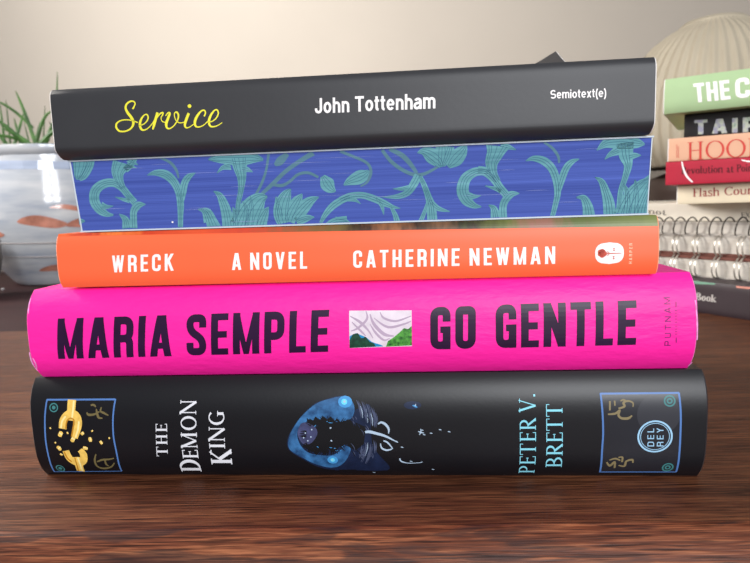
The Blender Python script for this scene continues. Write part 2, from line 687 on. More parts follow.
def goth(ch, a, cw=0.5):
    """condensed bold sans capitals; a = stroke, cw = width, cap height 1"""
    h = a / 2
    w = cw
    L, Rr, B, T = h, w - h, h, 1 - h
    r = 0.24
    lim = (0.0, 1.0)
    S = []

    def s(pts, ww=a):
        S.append((pts, ww, lim))
    if ch == 'I':
        w = a
        s([(h, 0), (h, 1)])
    elif ch == 'M':
        w = cw * 1.32
        s([(h, 0), (h, 1)]); s([(w - h, 0), (w - h, 1)])
        s([(h * 1.1, 1), (w / 2, 0)], a * .72); s([(w / 2, 0), (w - h * 1.1, 1)], a * .72)
    elif ch == 'W':
        w = cw * 1.4
        s([(h * .9, 1), (w * .3, 0)], a * .92); s([(w * .3, 0), (w / 2, .92)], a * .85)
        s([(w / 2, .92), (w * .7, 0)], a * .85); s([(w * .7, 0), (w - h * .9, 1)], a * .92)
    elif ch == 'V':
        w = cw * 1.04
        s([(h, 1), (w / 2, 0)]); s([(w / 2, 0), (w - h, 1)])
    elif ch == 'A':
        w = cw * 1.08
        s([(h, 0), (w / 2 - h * .25, 1)]); s([(w / 2 + h * .25, 1), (w - h, 0)]); s([(w * .25, .27), (w * .75, .27)], a * .8)
    elif ch == 'R':
        s([(h, 0), (h, 1)]); s(rp([(h, T), (Rr, T), (Rr, .47), (h, .47)], r))
        s(rp([(h, .47), (Rr, .47), (Rr, 0)], r * .6))
    elif ch == 'P':
        s([(h, 0), (h, 1)]); s(rp([(h, T), (Rr, T), (Rr, .42), (h, .42)], r))
    elif ch == 'B':
        s([(h, 0), (h, 1)]); s(rp([(h, T), (Rr - .02, T), (Rr - .02, .52), (h, .52)], r)); s(rp([(h, .52), (Rr, .52), (Rr, B), (h, B)], r))
    elif ch == 'D':
        s([(h, 0), (h, 1)]); s(rp([(h, T), (Rr, T), (Rr, B), (h, B)], r))
    elif ch == 'O':
        s(rp([(w / 2, T), (Rr, T), (Rr, B), (L, B), (L, T), (w / 2, T)], r))
    elif ch == 'G':
        s(rp([(Rr, .66), (Rr, T), (L, T), (L, B), (Rr, B), (Rr, .47)], r)); s([(w * .5, .47), (w, .47)], a * .8)
        s([(Rr, 0), (Rr, .47)], a)
    elif ch == 'C':
        s(rp([(Rr, .64), (Rr, T), (L, T), (L, B), (Rr, B), (Rr, .36)], r))
    elif ch == 'S':
        s(rp([(Rr, .68), (Rr, T), (L, T), (L, .62), (Rr, .38), (Rr, B), (L, B), (L, .32)], r * .9))
    elif ch == 'E':
        w = cw * .86
        s([(h, 0), (h, 1)])
        for y in (a * .43, .5, 1 - a * .43):
            s([(h, y), (w - (.03 if y == .5 else 0), y)], a * .86)
    elif ch == 'F':
        w = cw * .84
        s([(h, 0), (h, 1)]); s([(h, 1 - a * .43), (w, 1 - a * .43)], a * .86); s([(h, .5), (w - .03, .5)], a * .86)
    elif ch == 'L':
        w = cw * .82
        s([(h, 0), (h, 1)]); s([(h, a * .43), (w, a * .43)], a * .86)
    elif ch == 'T':
        w = cw * .96
        s([(w / 2, 0), (w / 2, 1)]); s([(0, 1 - a * .43), (w, 1 - a * .43)], a * .86)
    elif ch == 'H':
        s([(h, 0), (h, 1)]); s([(Rr, 0), (Rr, 1)]); s([(h, .5), (Rr, .5)], a * .85)
    elif ch == 'N':
        w = cw * 1.06
        s([(h, 0), (h, 1)]); s([(w - h, 0), (w - h, 1)]); s([(h * .9, 1), (w - h * .9, 0)], a * .95)
    elif ch == 'K':
        s([(h, 0), (h, 1)]); s([(h, .38), (w - h * .9, 1)], a * .95); s([(w * .42, .6), (w - h * .8, 0)], a * .95)
    elif ch == 'U':
        s(rp([(L, 1), (L, B), (Rr, B), (Rr, 1)], r))
    elif ch == 'Y':
        s([(h, 1), (w / 2, .45)]); s([(w / 2, .45), (w - h, 1)]); s([(w / 2, 0), (w / 2, .5)])
    return w, S


def grot(ch, a):
    """plain bold grotesque, upper and lower case; x-height .74 of the capital"""
    h = a / 2
    X = 0.74
    lim = (-0.3, 1.02)
    S = []

    def s(pts, ww=a):
        S.append((pts, ww, lim))
    T = X - h
    if ch == 'J':
        w = .50
        s([(w - h, 1), (w - h, .28)] + arc(w / 2, .26, w / 2 - h, .26 - h + .0, 0, -180)[1:] + [(h, .34)])
    elif ch == 'S':
        w = .62
        s(arc(w / 2, .75, w / 2 - h, .25 - h, 20, 180, 10) + arc(w / 2, .62, w / 2 - h, .12, 190, 250, 4)
          + arc(w / 2, .40, w / 2 - h, .12, 70, 10, 4) + arc(w / 2, .25, w / 2 - h, .25 - h, 0, -160, 10))
    elif ch == 'T':
        w = .60
        s([(w / 2, 0), (w / 2, 1)]); s([(0, 1 - h), (w, 1 - h)])
    elif ch == 'o':
        w = .54
        s(arc(w / 2, X / 2, w / 2 - h, X / 2 - h, 0, 360, 28))
    elif ch in 'hn':
        w = .52
        s([(h, 0), (h, 1 if ch == 'h' else X)])
        s([(h, T - .16)] + arc(w / 2, T - .2, w / 2 - h, .2, 170, 0, 10) + [(w - h, 0)])
    elif ch == 'm':
        w = .82
        s([(h, 0), (h, X)])
        m = w / 2
        for x0, x1 in ((h, m), (m, w - h)):
            s([(x0, T - .16)] + arc((x0 + x1) / 2, T - .17, (x1 - x0) / 2, .17, 170, 0, 10) + [(x1, 0)])
    elif ch == 't':
        w = .32
        s([(w * .45, .94), (w * .45, .2)] + arc(w * .45 + .13, .2, .13, .2 - h, 180, 270, 6)); s([(0, T + .0), (w, T + .0)], a * .9)
    elif ch == 'e':
        w = .54
        s(arc(w / 2, X / 2, w / 2 - h, X / 2 - h, 0, 320, 24)); s([(h, X / 2), (w - h * .6, X / 2)], a * .8)
    elif ch == 'a':
        w = .52
        s(arc(w / 2, T - .16, w / 2 - h, .16, 160, 0, 10) + [(w - h, 0)])
        s([(w - h, .42)] + [(w * .5, .40)] + arc(w * .38, .22, .38 * w - h * .6, .22 - h + .02, 90, 300, 10) + [(w - h, .2)])
    elif ch == 'i':
        w = a
        s([(h, 0), (h, X)]); s([(h, 1 - a), (h, 1)])
    elif ch == 'x':
        w = .5
        s([(h * .9, 0), (w - h * .9, X)]); s([(h * .9, X), (w - h * .9, 0)])
    elif ch == '(':
        w = .24
        s(arc(w + .1, .38, w + .1 - h, .68, 115, 245, 10))
    elif ch == ')':
        w = .24
        s(arc(-.1, .38, w + .1 - h, .68, 65, -65, 10))
    return w, S


def roman(ch, a, x=0.66):
    """roman capitals and a few small letters: thick stems, thin hairlines, slab-thin serifs"""
    k = a          # thick
    t = a * .42    # thin
    q = a * .34    # serif
    h = k / 2
    S = []
    lim = (-0.35, 1.05)

    def s(pts, ww=k):
        S.append((pts, ww, lim))

    def stem(X, y0=0.0, y1=1.0, sb=True, stp=True, ww=k, l=None):
        l = l or (ww / 2 + .07)
        s([(X, y0), (X, y1)], ww)
        if sb:
            s([(X - l, y0 + q / 2), (X + l, y0 + q / 2)], q)
        if stp:
            s([(X - l, y1 - q / 2), (X + l, y1 - q / 2)], q)
    if ch == 'T':
        w = .66
        stem(w / 2, 0, 1, True, False); s([(0, 1 - t / 2), (w, 1 - t / 2)], t); s([(q / 2, .8), (q / 2, 1)], q); s([(w - q / 2, .8), (w - q / 2, 1)], q)
    elif ch == 'H':
        w = .74
        stem(.1 + h); stem(w - .1 - h); s([(.1, .52), (w - .1, .52)], t)
    elif ch == 'E':
        w = .56
        stem(.1 + h); s([(.1, 1 - t / 2), (w, 1 - t / 2)], t); s([(.1, t / 2), (w, t / 2)], t); s([(.1, .52), (w - .1, .52)], t)
        s([(w - q / 2, .82), (w - q / 2, 1)], q); s([(w - q / 2, 0), (w - q / 2, .2)], q); s([(w - .1, .44), (w - .1, .6)], q)
    elif ch == 'F':
        w = .54
        stem(.1 + h); s([(.1, 1 - t / 2), (w, 1 - t / 2)], t); s([(.1, .52), (w - .1, .52)], t); s([(w - q / 2, .8), (w - q / 2, 1)], q)
    elif ch == 'D':
        w = .74
        stem(.1 + h)
        c = arc(.3, .5, .44 - h, .5 - t / 2, 90, -90, 20)
        s([(.1, 1 - t / 2, t)] + [(px, py, t + (k - t) * max(0, math.cos(R(90 - 180 * i / 20))) ** .8) for i, (px, py) in enumerate(c)] + [(.1, t / 2, t)])
    elif ch in 'OCG':
        w = .80 if ch == 'O' else .70
        a0, a1 = (0, 360) if ch == 'O' else (45, 315)
        c = arc(.40, .5, .40 - h, .5 - t / 2, a0, a1, 32)
        s([(px, py, t + (k - t) * abs(math.cos(R(a0 + (a1 - a0) * i / 32))) ** 1.2) for i, (px, py) in enumerate(c)])
        if ch == 'G':
            stem(w - h - .04, 0.05, .45, False, True)
        if ch == 'C':
            s([(w - .05, .72), (w - .05, .98)], q)
    elif ch == 'M':
        w = .96
        stem(.1, 0, 1, True, True, t); stem(w - .1 - h, 0, 1); s([(.1, 1), (w / 2 - .03, .06)], k); s([(w / 2 - .03, .06), (w - .1 - h, 1)], t)
    elif ch == 'N':
        w = .78
        stem(.1, 0, 1, True, True, t); stem(w - .1, 0, 1, False, True, t); s([(.1, 1), (w - .1, 0)], k)
    elif ch == 'I':
        w = k + .14
        stem(w / 2)
    elif ch == 'K':
        w = .74
        stem(.1 + h); s([(.1 + h, .42), (w - .12, 1)], t); s([(w * .42, .58), (w - .06, .02)], k); s([(w - .22, 1 - q / 2), (w, 1 - q / 2)], q); s([(w - .2, q / 2), (w + .03, q / 2)], q)
    elif ch in 'PRB':
        w = .58 if ch == 'P' else .66
        stem(.1 + h)
        c = arc(.30, .74, .26 - h * .4, .26 - t / 2, 90, -90, 14)
        s([(.1, 1 - t / 2, t)] + [(px, py, t + (k - t) * max(0, math.cos(R(90 - 180 * i / 14))) ** .8) for i, (px, py) in enumerate(c)] + [(.1, .48, t)])
        if ch == 'R':
            s([(.30, .5), (w - .02, .02)], k); s([(w - .14, q / 2), (w + .05, q / 2)], q)
        if ch == 'B':
            c = arc(.32, .25, .32 - h * .4, .25 - t / 2, 90, -90, 14)
            s([(.1, .5, t)] + [(px, py, t + (k - t) * max(0, math.cos(R(90 - 180 * i / 14))) ** .8) for i, (px, py) in enumerate(c)] + [(.1, t / 2, t)])
    elif ch == 'V':
        w = .74
        s([(.1, 1), (w / 2, 0)], k); s([(w / 2, 0), (w - .1, 1)], t); s([(0, 1 - q / 2), (.24, 1 - q / 2)], q); s([(w - .22, 1 - q / 2), (w, 1 - q / 2)], q)
    elif ch == 'A':
        w = .78
        s([(.1, 0), (w / 2, 1)], t); s([(w / 2, 1), (w - .1, 0)], k); s([(.2, .33), (w - .2, .33)], t); s([(0, q / 2), (.22, q / 2)], q); s([(w - .24, q / 2), (w, q / 2)], q)
    elif ch == 'X':
        w = .72
        s([(.1, 1), (w - .1, 0)], k); s([(.1, 0), (w - .1, 1)], t)
        for X in (.1, w - .1):
            s([(X - .1, q / 2), (X + .1, q / 2)], q); s([(X - .1, 1 - q / 2), (X + .1, 1 - q / 2)], q)
    elif ch == '.':
        w = k
        s([(h, 0), (h, k)])
    elif ch == 'l':
        w = k + .12
        stem(w / 2, 0, 1.0, True, False); s([(w / 2 - .09, 1 - q / 2), (w / 2, 1 - q / 2)], q)
    elif ch == 'i':
        w = k + .12
        stem(w / 2, 0, x, True, False); s([(w / 2 - .09, x - q / 2), (w / 2, x - q / 2)], q); s([(w / 2, .84), (w / 2, .84 + k)])
    elif ch == 'o':
        w = .48
        c = arc(w / 2, x / 2, w / 2 - h * .8, x / 2 - t / 2, 0, 360, 24)
        s([(px, py, t + (k - t) * abs(math.cos(2 * PI * i / 24))) for i, (px, py) in enumerate(c)])
    elif ch == 'e':
        w = .46
        c = arc(w / 2, x / 2, w / 2 - h * .8, x / 2 - t / 2, 10, 320, 22)
        s([(px, py, t + (k - t) * max(0, -math.cos(R(10 + 310 * i / 22)))) for i, (px, py) in enumerate(c)]); s([(.04, x * .56), (w - .03, x * .56)], t)
    elif ch == 'a':
        w = .46
        s([(.05, x * .82), (.2, x - t / 2), (w - .1 - h, x * .85), (w - .1 - h, .04), (w, .02)], k * .85)
        s(arc(.2, x * .28, .18 - t, x * .28 - t / 2, 60, 320, 12), t * 1.5)
    elif ch == 's':
        w = .38
        s(rp([(w - .04, x * .8), (w - .1, x - t / 2), (.05, x - t / 2), (.05, x * .62), (w - .05, x * .38), (w - .05, t / 2), (.05, t / 2), (.03, x * .24)], .12), k * .75)
    elif ch in 'hnu':
        w = .56
        if ch == 'u':
            s(rp([(.1, x), (.1, t), (w - .1, t), (w - .1, x)], .16), k * .8); s([(0, x - q / 2), (.1, x - q / 2)], q); s([(w - .1, q / 2), (w, q / 2)], q)
        else:
            stem(.1, 0, 1 if ch == 'h' else x, True, False); s(rp([(.1, x * .7), (.18, x - t / 2), (w - .1, x - t / 2), (w - .1, 0)], .14), k * .85); s([(w - .22, q / 2), (w, q / 2)], q)
    elif ch == 't':
        w = .32
        s(rp([(.13, .86), (.13, t / 2), (w, t)], .1), k * .9); s([(0, x - q / 2), (w - .02, x - q / 2)], q)
    elif ch == 'v':
        w = .5
        s([(.07, x), (w / 2, 0)], k * .9); s([(w / 2, 0), (w - .07, x)], t); s([(0, x - q / 2), (.16, x - q / 2)], q); s([(w - .16, x - q / 2), (w, x - q / 2)], q)
    elif ch == 'k':
        w = .54
        stem(.1, 0, 1, True, False); s([(.1, x * .42), (w - .12, x)], t); s([(.22, x * .6), (w - .04, .02)], k * .85); s([(w - .2, x - q / 2), (w, x - q / 2)], q); s([(w - .18, q / 2), (w + .02, q / 2)], q)
    elif ch == 'r':
        w = .4
        stem(.1, 0, x, True, False); s([(.1, x * .7), (.24, x - t), (w - .03, x - t * 1.5)], k * .7)
    return w, S


# ------------------------------------------------------------------ the setting
wall_paint = mat('wall paint', (176, 166, 154), rough=0.85, spec=0.2, var=0.02, scale=6, bump=0.05, bump_scale=300)
floor_mat = wood_mat('floor boards', (70, 48, 34), (104, 76, 54), (134, 102, 76))


def struct(name, bm, m):
    o = finish(name, bm, m, None, smooth=0)
    o['kind'] = 'structure'
    return o


bm = bmesh.new()
add_box(bm, -2.0, 2.2, 1.22, 1.30, -0.75, 1.9)
struct('wall_back', bm, wall_paint)
bm = bmesh.new()
add_box(bm, -2.0, 2.2, -2.2, 1.30, -0.80, -0.75)
struct('floor', bm, floor_mat)

# ------------------------------------------------------------------ table
front_wood = wood_mat('table wood', (40, 20, 13), (86, 48, 31), (130, 82, 53), rough=0.42, contrast=(.25, .51, .69))
edge_wood = wood_mat('worn table edge', (42, 22, 16), (108, 58, 38), (172, 108, 72), rough=0.40, worn=0.62, contrast=(.26, .52, .68))  # worn wood whose lighter right end carries painted light
rear_wood = wood_mat('rear board wood', (30, 11, 14), (48, 20, 23), (64, 30, 31), rough=0.66)
TX0, TX1 = -0.75, 0.95
table = thing('table', 'dark brown varnished wooden table with worn front edge, under the stacked books', 'table',
              (0, 0.1695, -0.75), (0, 0, R(-2.6)))
H = 0.75


def slab(name, y0, y1, m, bull):
    bm = bmesh.new()
    rr = 0.017
    th = 0.032
    if bull:
        # a worn front edge: a crisp arris, then a slope that rounds into the face
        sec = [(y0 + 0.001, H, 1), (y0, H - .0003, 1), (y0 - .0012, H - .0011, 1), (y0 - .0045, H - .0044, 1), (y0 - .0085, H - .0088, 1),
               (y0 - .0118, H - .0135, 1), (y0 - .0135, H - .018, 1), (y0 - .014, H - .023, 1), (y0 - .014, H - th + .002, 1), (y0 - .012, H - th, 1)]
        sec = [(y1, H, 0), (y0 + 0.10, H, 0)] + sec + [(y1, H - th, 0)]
    else:
        sec = [(y1, H, 0), (y0 + .001, H, 0), (y0, H - .001, 0), (y0, H - th, 0), (y1, H - th, 0)]
    A = [bm.verts.new((TX0, y, z)) for y, z, _ in sec]
    B = [bm.verts.new((TX1, y, z)) for y, z, _ in sec]
    k = len(sec)
    for i in range(k):
        f = bm.faces.new((A[i], B[i], B[(i + 1) % k], A[(i + 1) % k]))
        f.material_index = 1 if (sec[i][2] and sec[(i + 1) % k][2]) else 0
    bm.faces.new(A)
    bm.faces.new(list(reversed(B)))
    bmesh.ops.recalc_face_normals(bm, faces=bm.faces[:])
    return finish(name, bm, m, table, smooth=40)


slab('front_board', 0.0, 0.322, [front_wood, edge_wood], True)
slab('rear_board', 0.3225, 0.97, rear_wood, False)
bm = bmesh.new()
add_box(bm, TX0 + .06, TX1 - .06, 0.05, 0.07, H - .11, H - .032)
add_box(bm, TX0 + .06, TX1 - .06, 0.90, 0.92, H - .11, H - .032)
add_box(bm, TX0 + .06, TX0 + .08, 0.07, 0.90, H - .11, H - .032)
add_box(bm, TX1 - .08, TX1 - .06, 0.07, 0.90, H - .11, H - .032)
finish('apron', bm, rear_wood, table, 0)
for lx in (TX0 + .09, TX1 - .09):
    for ly in (0.08, 0.89):
        bm = bmesh.new()
        lathe(bm, [(0, 0), (.018, 0), (.02, .02), (.026, .3), (.03, .6), (.03, H - .032), (0, H - .032)], 20, cx=lx, cy=ly)
        finish('leg', bm, rear_wood, table)

# ------------------------------------------------------------------ front stack
STACK = 'books in the front stack'
paper = mat('page paper', (232, 222, 200), rough=0.85, spec=0.1, var=0.08, scale=900, stretch=(.02, .02, 1))
white_edge = mat('white paper edge', (232, 228, 226), rough=0.8, spec=0.1)

# --- bottom: dark illustrated hardback
jacket_dark = mat('dark jacket', (15, 15, 20), rough=0.42, spec=0.42, var=0.10, scale=30, bump=0.03, bump_scale=900)
jacket_edge = mat('dark jacket edge', (44, 44, 50), rough=0.4, spec=0.5)
r = book_root('demon', 'hardback_book', 'thick black hardback with a broken gold chain on its spine, lowest of the front stack', STACK)
cv = case('demon', r, [jacket_dark, jacket_edge], board=2.6, edge=0.7, inset=0.3)
pages('demon', r, paper, 2.8)
silver = mat('silver white ink', (226, 226, 232), rough=0.45, spec=0.4)
cyan = mat('pale cyan ink', (140, 218, 236), rough=0.45, spec=0.4)
p = Print('demon', 0.12)
p.text('THE', [(-72.12,10.02),(-71.05,23.33),(-76.61,10.02)], roman, a=0.135, gap=.10)
p.text('D', [(-60.45,2.12),(-60.08,8.58),(-68.57,2.09)], roman, a=0.16)
p.text('EMON', [(-60.12,8.85),(-59.06,32.34),(-66.33,8.85)], roman, a=0.135, gap=.10)
p.text('K', [(-47.26,6.01),(-46.74,12.74),(-55.47,6.0)], roman, a=0.16)
p.text('ING', [(-49.11,13.32),(-48.3,27.94),(-55.23,13.34)], roman, a=0.135, gap=.10)
p.done('title_lettering', silver, cv)
p = Print('demon', 0.12)
p.text('PETER V.', [(67.0,1.65),(66.83,33.17),(61.29,1.63)], roman, a=0.115, gap=.10, space=.26)
p.text('BRETT', [(76.51,4.87),(76.24,29.68),(70.76,4.86)], roman, a=0.115, gap=.10)
p.done('author_lettering', cyan, cv)

blue_line = mat('blue frame ink', (84, 124, 186), rough=0.45)
gold = mat('gold ink', (240, 196, 96), rough=0.4, var=.16, scale=500)
gold_dk = mat('deep gold ink', (196, 136, 40), rough=0.4)
gold_lt = mat('light gold ink', (255, 232, 160), rough=0.4)
olive = mat('olive rune ink', (110, 98, 62), rough=0.5)
teal = mat('teal ring ink', (64, 128, 130), rough=0.45)
CL = (30, 370, 5.115)
p = Print('demon', 0.10)
p.ribbon([(-119.01,32.89),(-120.13,25.51),(-120.86,17.54),(-120.92,9.15),(-121.54,2.15)], .6, 0)
p.ribbon([(-119.17,32.89),(-91.2,32.79)], .65, 0)
p.ribbon([(-91.21,32.94),(-92.47,25.34),(-92.97,18.24),(-92.62,10.89),(-93.15,2.47)], .6, 0)
p.ribbon([(-121.87,2.02),(-93.15,2.47)], .35, 0)
for c in [(-116.22,29.94),(-118.01,4.03)]:
    p.ring(c[0], c[1], 1.55, .45, 5)
    p.disc(c[0], c[1], .75, mi=5)
# chain links
p.ribbon([(-113.28,21.52,3.13),(-112.6,24.68,3.21),(-110.95,26.85,3.13),(-108.98,27.61,3.13),(-107.16,26.52,3.21),(-106.62,23.86,2.97),(-107.62,20.69,2.82),(-108.92,17.9,2.73)], None, 1)
p.ribbon([(-108.77,32.8,3.37),(-109.05,29.28,3.28),(-109.71,24.82,2.73)], None, 1, .14)
p.ribbon([(-107.95,32.51,0.7),(-108.26,29.28,0.72),(-109.01,25.44,0.64)], None, 3, .17)
p.ribbon([(-106.24,24.49,0.72),(-107.1,21.09,0.72),(-108.44,17.9,0.64)], None, 3, .17)
p.ribbon([(-113.89,21.84,0.72),(-113.1,24.53,0.72),(-111.46,26.55,0.64)], None, 3, .17)
p.ribbon([(-112.0,21.51,0.56),(-111.18,24.52,0.56),(-109.62,25.76,0.56),(-108.31,24.5,0.56),(-109.99,18.31,0.56)], None, 2, .17)
p.ribbon([(-113.23,12.44,2.73),(-112.56,9.51,2.96),(-111.27,7.68,2.96),(-109.3,6.72,3.12),(-106.91,8.24,2.96),(-106.28,10.9,2.89),(-107.39,12.77,2.4)], None, 1)
p.ribbon([(-109.44,9.68,2.89),(-109.43,6.33,3.12),(-110.11,2.43,3.12)], None, 1, .14)
p.ribbon([(-108.84,9.5,0.64),(-108.78,6.33,0.66),(-109.33,2.67,0.66)], None, 3, .17)
p.ribbon([(-110.13,9.51,0.56),(-110.24,6.33,0.57),(-110.97,2.67,0.57)], None, 2, .17)
p.ribbon([(-113.94,12.11,0.64),(-113.25,9.33,0.66),(-111.97,7.49,0.64)], None, 2, .17)
for q, rad in (([(-115.1,19.77),(-113.76,18.96)], 2.5), ([(-110.23,17.67),(-108.89,16.86)], 2.7),
               ([(-116.34,13.12),(-115.24,13.95)], 2.2), ([(-105.79,20.05),(-105.1,19.09)], 1.6),
               ([(-102.68,17.96),(-102.42,16.2)], 1.5), ([(-105.95,13.76),(-104.1,13.26)], 1.5),
               ([(-98.56,16.51),(-97.92,15.21)], 1.2), ([(-94.9,17.93),(-94.66,17.29)], .7),
               ([(-101.56,20.82),(-101.14,20.34)], .9), ([(-118.52,22.02),(-118.1,21.54)], .7),
               ([(-117.19,16.08),(-116.77,15.59)], .7), ([(-115.92,11.09),(-114.9,10.56)], .9),
               ([(-111.68,20.23),(-111.29,19.43)], .7)):
    p.ribbon([q[0] + (rad * .75,), ((q[0][0] + q[1][0]) / 2, (q[0][1] + q[1][1]) / 2, rad), q[1] + (rad * .7,)], None, 1, .13)
    p.ribbon([(q[0][0] + .2, q[0][1] + .15), (q[1][0] + .1, q[1][1] + .15)], rad * .25, 3, .16)
# runes
for st in ([(-101.09,30.71,0.64),(-99.98,30.85,0.8),(-99.04,30.1,0.56)], [(-102.76,28.02,0.55),(-102.19,27.1,0.96),(-99.81,27.24,0.8),(-97.68,28.29,0.47)],
           [(-98.9,29.35,0.47),(-98.67,27.69,0.88),(-98.16,25.99,0.94),(-96.61,25.67,0.47)], [(-96.83,29.94,0.47),(-97.2,28.44,0.7),(-95.83,27.67,0.86),(-94.16,26.74,0.47)],
           [(-101.15,10.9,0.48),(-102.28,8.05,0.8),(-102.08,5.13,0.8),(-99.74,4.07,0.96),(-96.5,4.93,0.64),(-94.57,6.93,0.48)],
           [(-101.47,7.49,0.56),(-98.98,8.42,0.88),(-96.37,8.6,0.72),(-94.17,9.14,0.48)], [(-97.97,8.6,0.56),(-98.12,6.34,0.8),(-97.32,5.34,0.48)]):
    p.ribbon(st, None, 4, .12)
p.done('broken_chain_panel', [blue_line, gold, gold_dk, gold_lt, olive, teal], cv)

panel_grey = mat('dim panel ink', (34, 35, 42), rough=0.36, spec=0.5)
disc_grey = mat('dim disc ink', (50, 51, 58), rough=0.38, spec=0.5)
logo_blue = mat('pale blue logo ink', (158, 202, 232), rough=0.4)
p = Print('demon', 0.10)
p.fill([(89.63,33.33),(116.54,33.27),(117.02,23.99),(117.11,11.47),(117.53,2.37),(90.59,2.29),(90.31,11.51),(90.51,19.04),(90.15,27.03)], 0, .06)
p.disc(*[(109.48,25.61)][0], 7.4, mi=1, off=.08)
p.ribbon([(89.69,33.27),(90.15,27.03),(90.51,19.04),(90.31,11.51),(90.66,2.29)], .65, 2)
p.ribbon([(89.54,33.14),(116.59,33.14)], .65, 2)
p.ribbon([(116.53,33.2),(117.02,23.99),(117.11,11.47),(117.49,2.48)], .65, 2)
p.ribbon([(90.54,2.51),(117.46,2.59)], .5, 2)
for c in [(113.24,30.45),(113.99,4.94)]:
    p.ring(c[0], c[1], 1.75, .55, 4)
    p.ring(c[0], c[1], .75, .55, 4)
c = [(108.43,17.49)][0]
p.disc(c[0], c[1], 5.9, mi=0, off=.09)
p.ring(c[0], c[1], 5.75, .62, 3, .13)
p.ring(c[0], c[1], 4.95, .22, 3, .13)
p.text('DEL', [(108.24,13.78),(108.0,20.56),(105.95,13.79)], goth, a=.13, cw=.62, gap=.34, mi=3, off=.13)
p.text('REY', [(111.46,13.78),(111.21,20.69),(109.18,13.78)], goth, a=.13, cw=.62, gap=.34, mi=3, off=.13)
for st in ([(92.78,30.63,0.68),(92.72,27.3,0.6)], [(94.41,30.75,0.6),(94.49,28.97,0.53)],
           [(92.04,25.88,0.55),(94.6,26.15,0.82),(96.09,27.27,0.66),(95.69,25.57,0.8),(96.78,24.41,0.86),(99.06,24.39,0.96),(100.39,25.39,0.48)],
           [(95.69,27.98,0.6),(97.71,28.66,0.82),(97.48,30.05,0.8),(99.11,30.58,0.66),(100.69,29.88,0.53),(100.66,28.5,0.4)],
           [(96.42,30.6,0.47),(97.51,31.0,0.6),(98.43,30.58,0.41)],
           [(92.28,7.39,0.55),(93.58,5.76,0.91),(95.03,7.39,0.82),(95.42,4.62,0.68)], [(93.15,8.25,0.48),(95.15,8.92,0.75),(97.01,8.08,0.55)],
           [(96.2,9.42,0.55),(97.56,9.42,0.68),(97.63,7.39,0.68)], [(96.59,5.95,0.48),(98.71,5.58,0.82),(99.1,7.74,0.75),(101.07,8.42,0.82),(101.51,7.04,0.41)]):
    p.ribbon(st, None, 5, .12)
p.done('publisher_panel', [panel_grey, disc_grey, blue_line, logo_blue, teal, mat('tan rune ink', (132, 118, 84), rough=.5)], cv)

glow_blue = mat('blue smoke ink', (36, 80, 134), rough=0.42, var=.5, scale=260, rgb2=(64, 124, 180))
glow_hi = mat('bright cyan ink', (110, 214, 240), rough=0.4)
glow_mid = mat('mid blue ink', (70, 150, 210), rough=0.4)
night = mat('black fur ink', (11, 12, 17), rough=0.45)
grey_fur = mat('grey fur ink', (70, 78, 104), rough=0.45, var=.3, scale=400)
pale_bone = mat('pale bone ink', (176, 196, 216), rough=0.4)
deep_blue = mat('deep blue ink', (22, 34, 62), rough=0.4, var=.3, scale=200)
rock = mat('violet grey rock ink', (64, 68, 104), rough=0.45, var=.35, scale=420)
p = Print('demon', 0.10)
p.fill([(1.1,28.15),(0.0,31.89),(-2.77,33.41),(-7.98,32.56),(-13.63,30.63),(-18.62,26.28),(-23.0,20.48),(-24.93,15.84),(-24.2,12.37),(-19.76,8.88),(-14.44,5.25),(-8.92,3.43),(-1.53,3.45),(9.84,2.87),(13.24,5.17),(7.33,14.9),(7.09,29.68)], 6, .06, soft=True)
p.fill([(1.07,27.35),(0.92,30.35),(-0.79,32.5),(-3.57,33.12),(-7.98,32.26),(-13.23,30.47),(-18.63,26.03),(-22.67,20.57),(-24.41,16.18),(-24.01,12.72),(-19.71,9.45),(-14.72,6.31),(-9.18,4.59),(-5.37,5.69),(-2.47,9.07),(-0.93,13.03),(-2.92,14.93),(-4.84,12.34),(-8.21,10.37),(-12.27,10.37),(-17.07,11.47),(-20.08,14.97),(-20.8,19.21),(-18.8,22.89),(-14.68,24.36),(-9.03,24.65),(-4.27,23.64),(-0.55,24.6)], 0, .08, soft=True)
p.fill([(-0.88,24.44),(-4.27,23.64),(-5.17,24.96),(-6.33,24.14),(-7.85,25.79),(-9.03,24.65),(-10.89,26.14),(-11.77,24.51),(-13.64,25.83),(-14.36,24.36),(-16.9,25.03),(-16.69,23.04),(-18.19,22.22),(-17.34,20.04),(-18.45,14.97),(-19.36,13.59),(-17.26,13.41),(-17.06,11.65),(-15.38,12.36),(-14.21,10.56),(-12.47,12.0),(-10.48,10.37),(-9.54,12.17),(-7.3,11.81),(-4.74,14.08),(-3.09,14.76),(0.8,12.33),(4.13,14.91),(5.21,21.6)], 3, .11)
body = [(-0.89,24.11),(-4.28,23.47),(-7.91,24.48),(-11.79,24.18),(-15.04,23.53),(-17.6,21.21),(-18.42,18.19),(-17.8,14.97),(-15.68,12.71),(-12.51,11.46),(-9.58,11.64),(-6.43,12.69),(-3.43,14.42)]
ctr = [(-7.74,18.32)][0]
for a, b_ in zip(body, body[1:]):
    for k in range(5):
        t = (k + rnd.random()) / 5
        q = (a[0] + (b_[0] - a[0]) * t, a[1] + (b_[1] - a[1]) * t)
        v = Vector((q[0] - ctr[0], q[1] - ctr[1])).normalized() * rnd.uniform(.9, 2.3)
        w = rnd.uniform(.35, .7)
        p.ribbon([(q[0] - v.x * .5, q[1] - v.y * .5, w), (q[0] + v.x * .4 + rnd.uniform(-.2, .2), q[1] + v.y * .4, w * .6), (q[0] + v.x, q[1] + v.y, .05)], None, 3, .11)
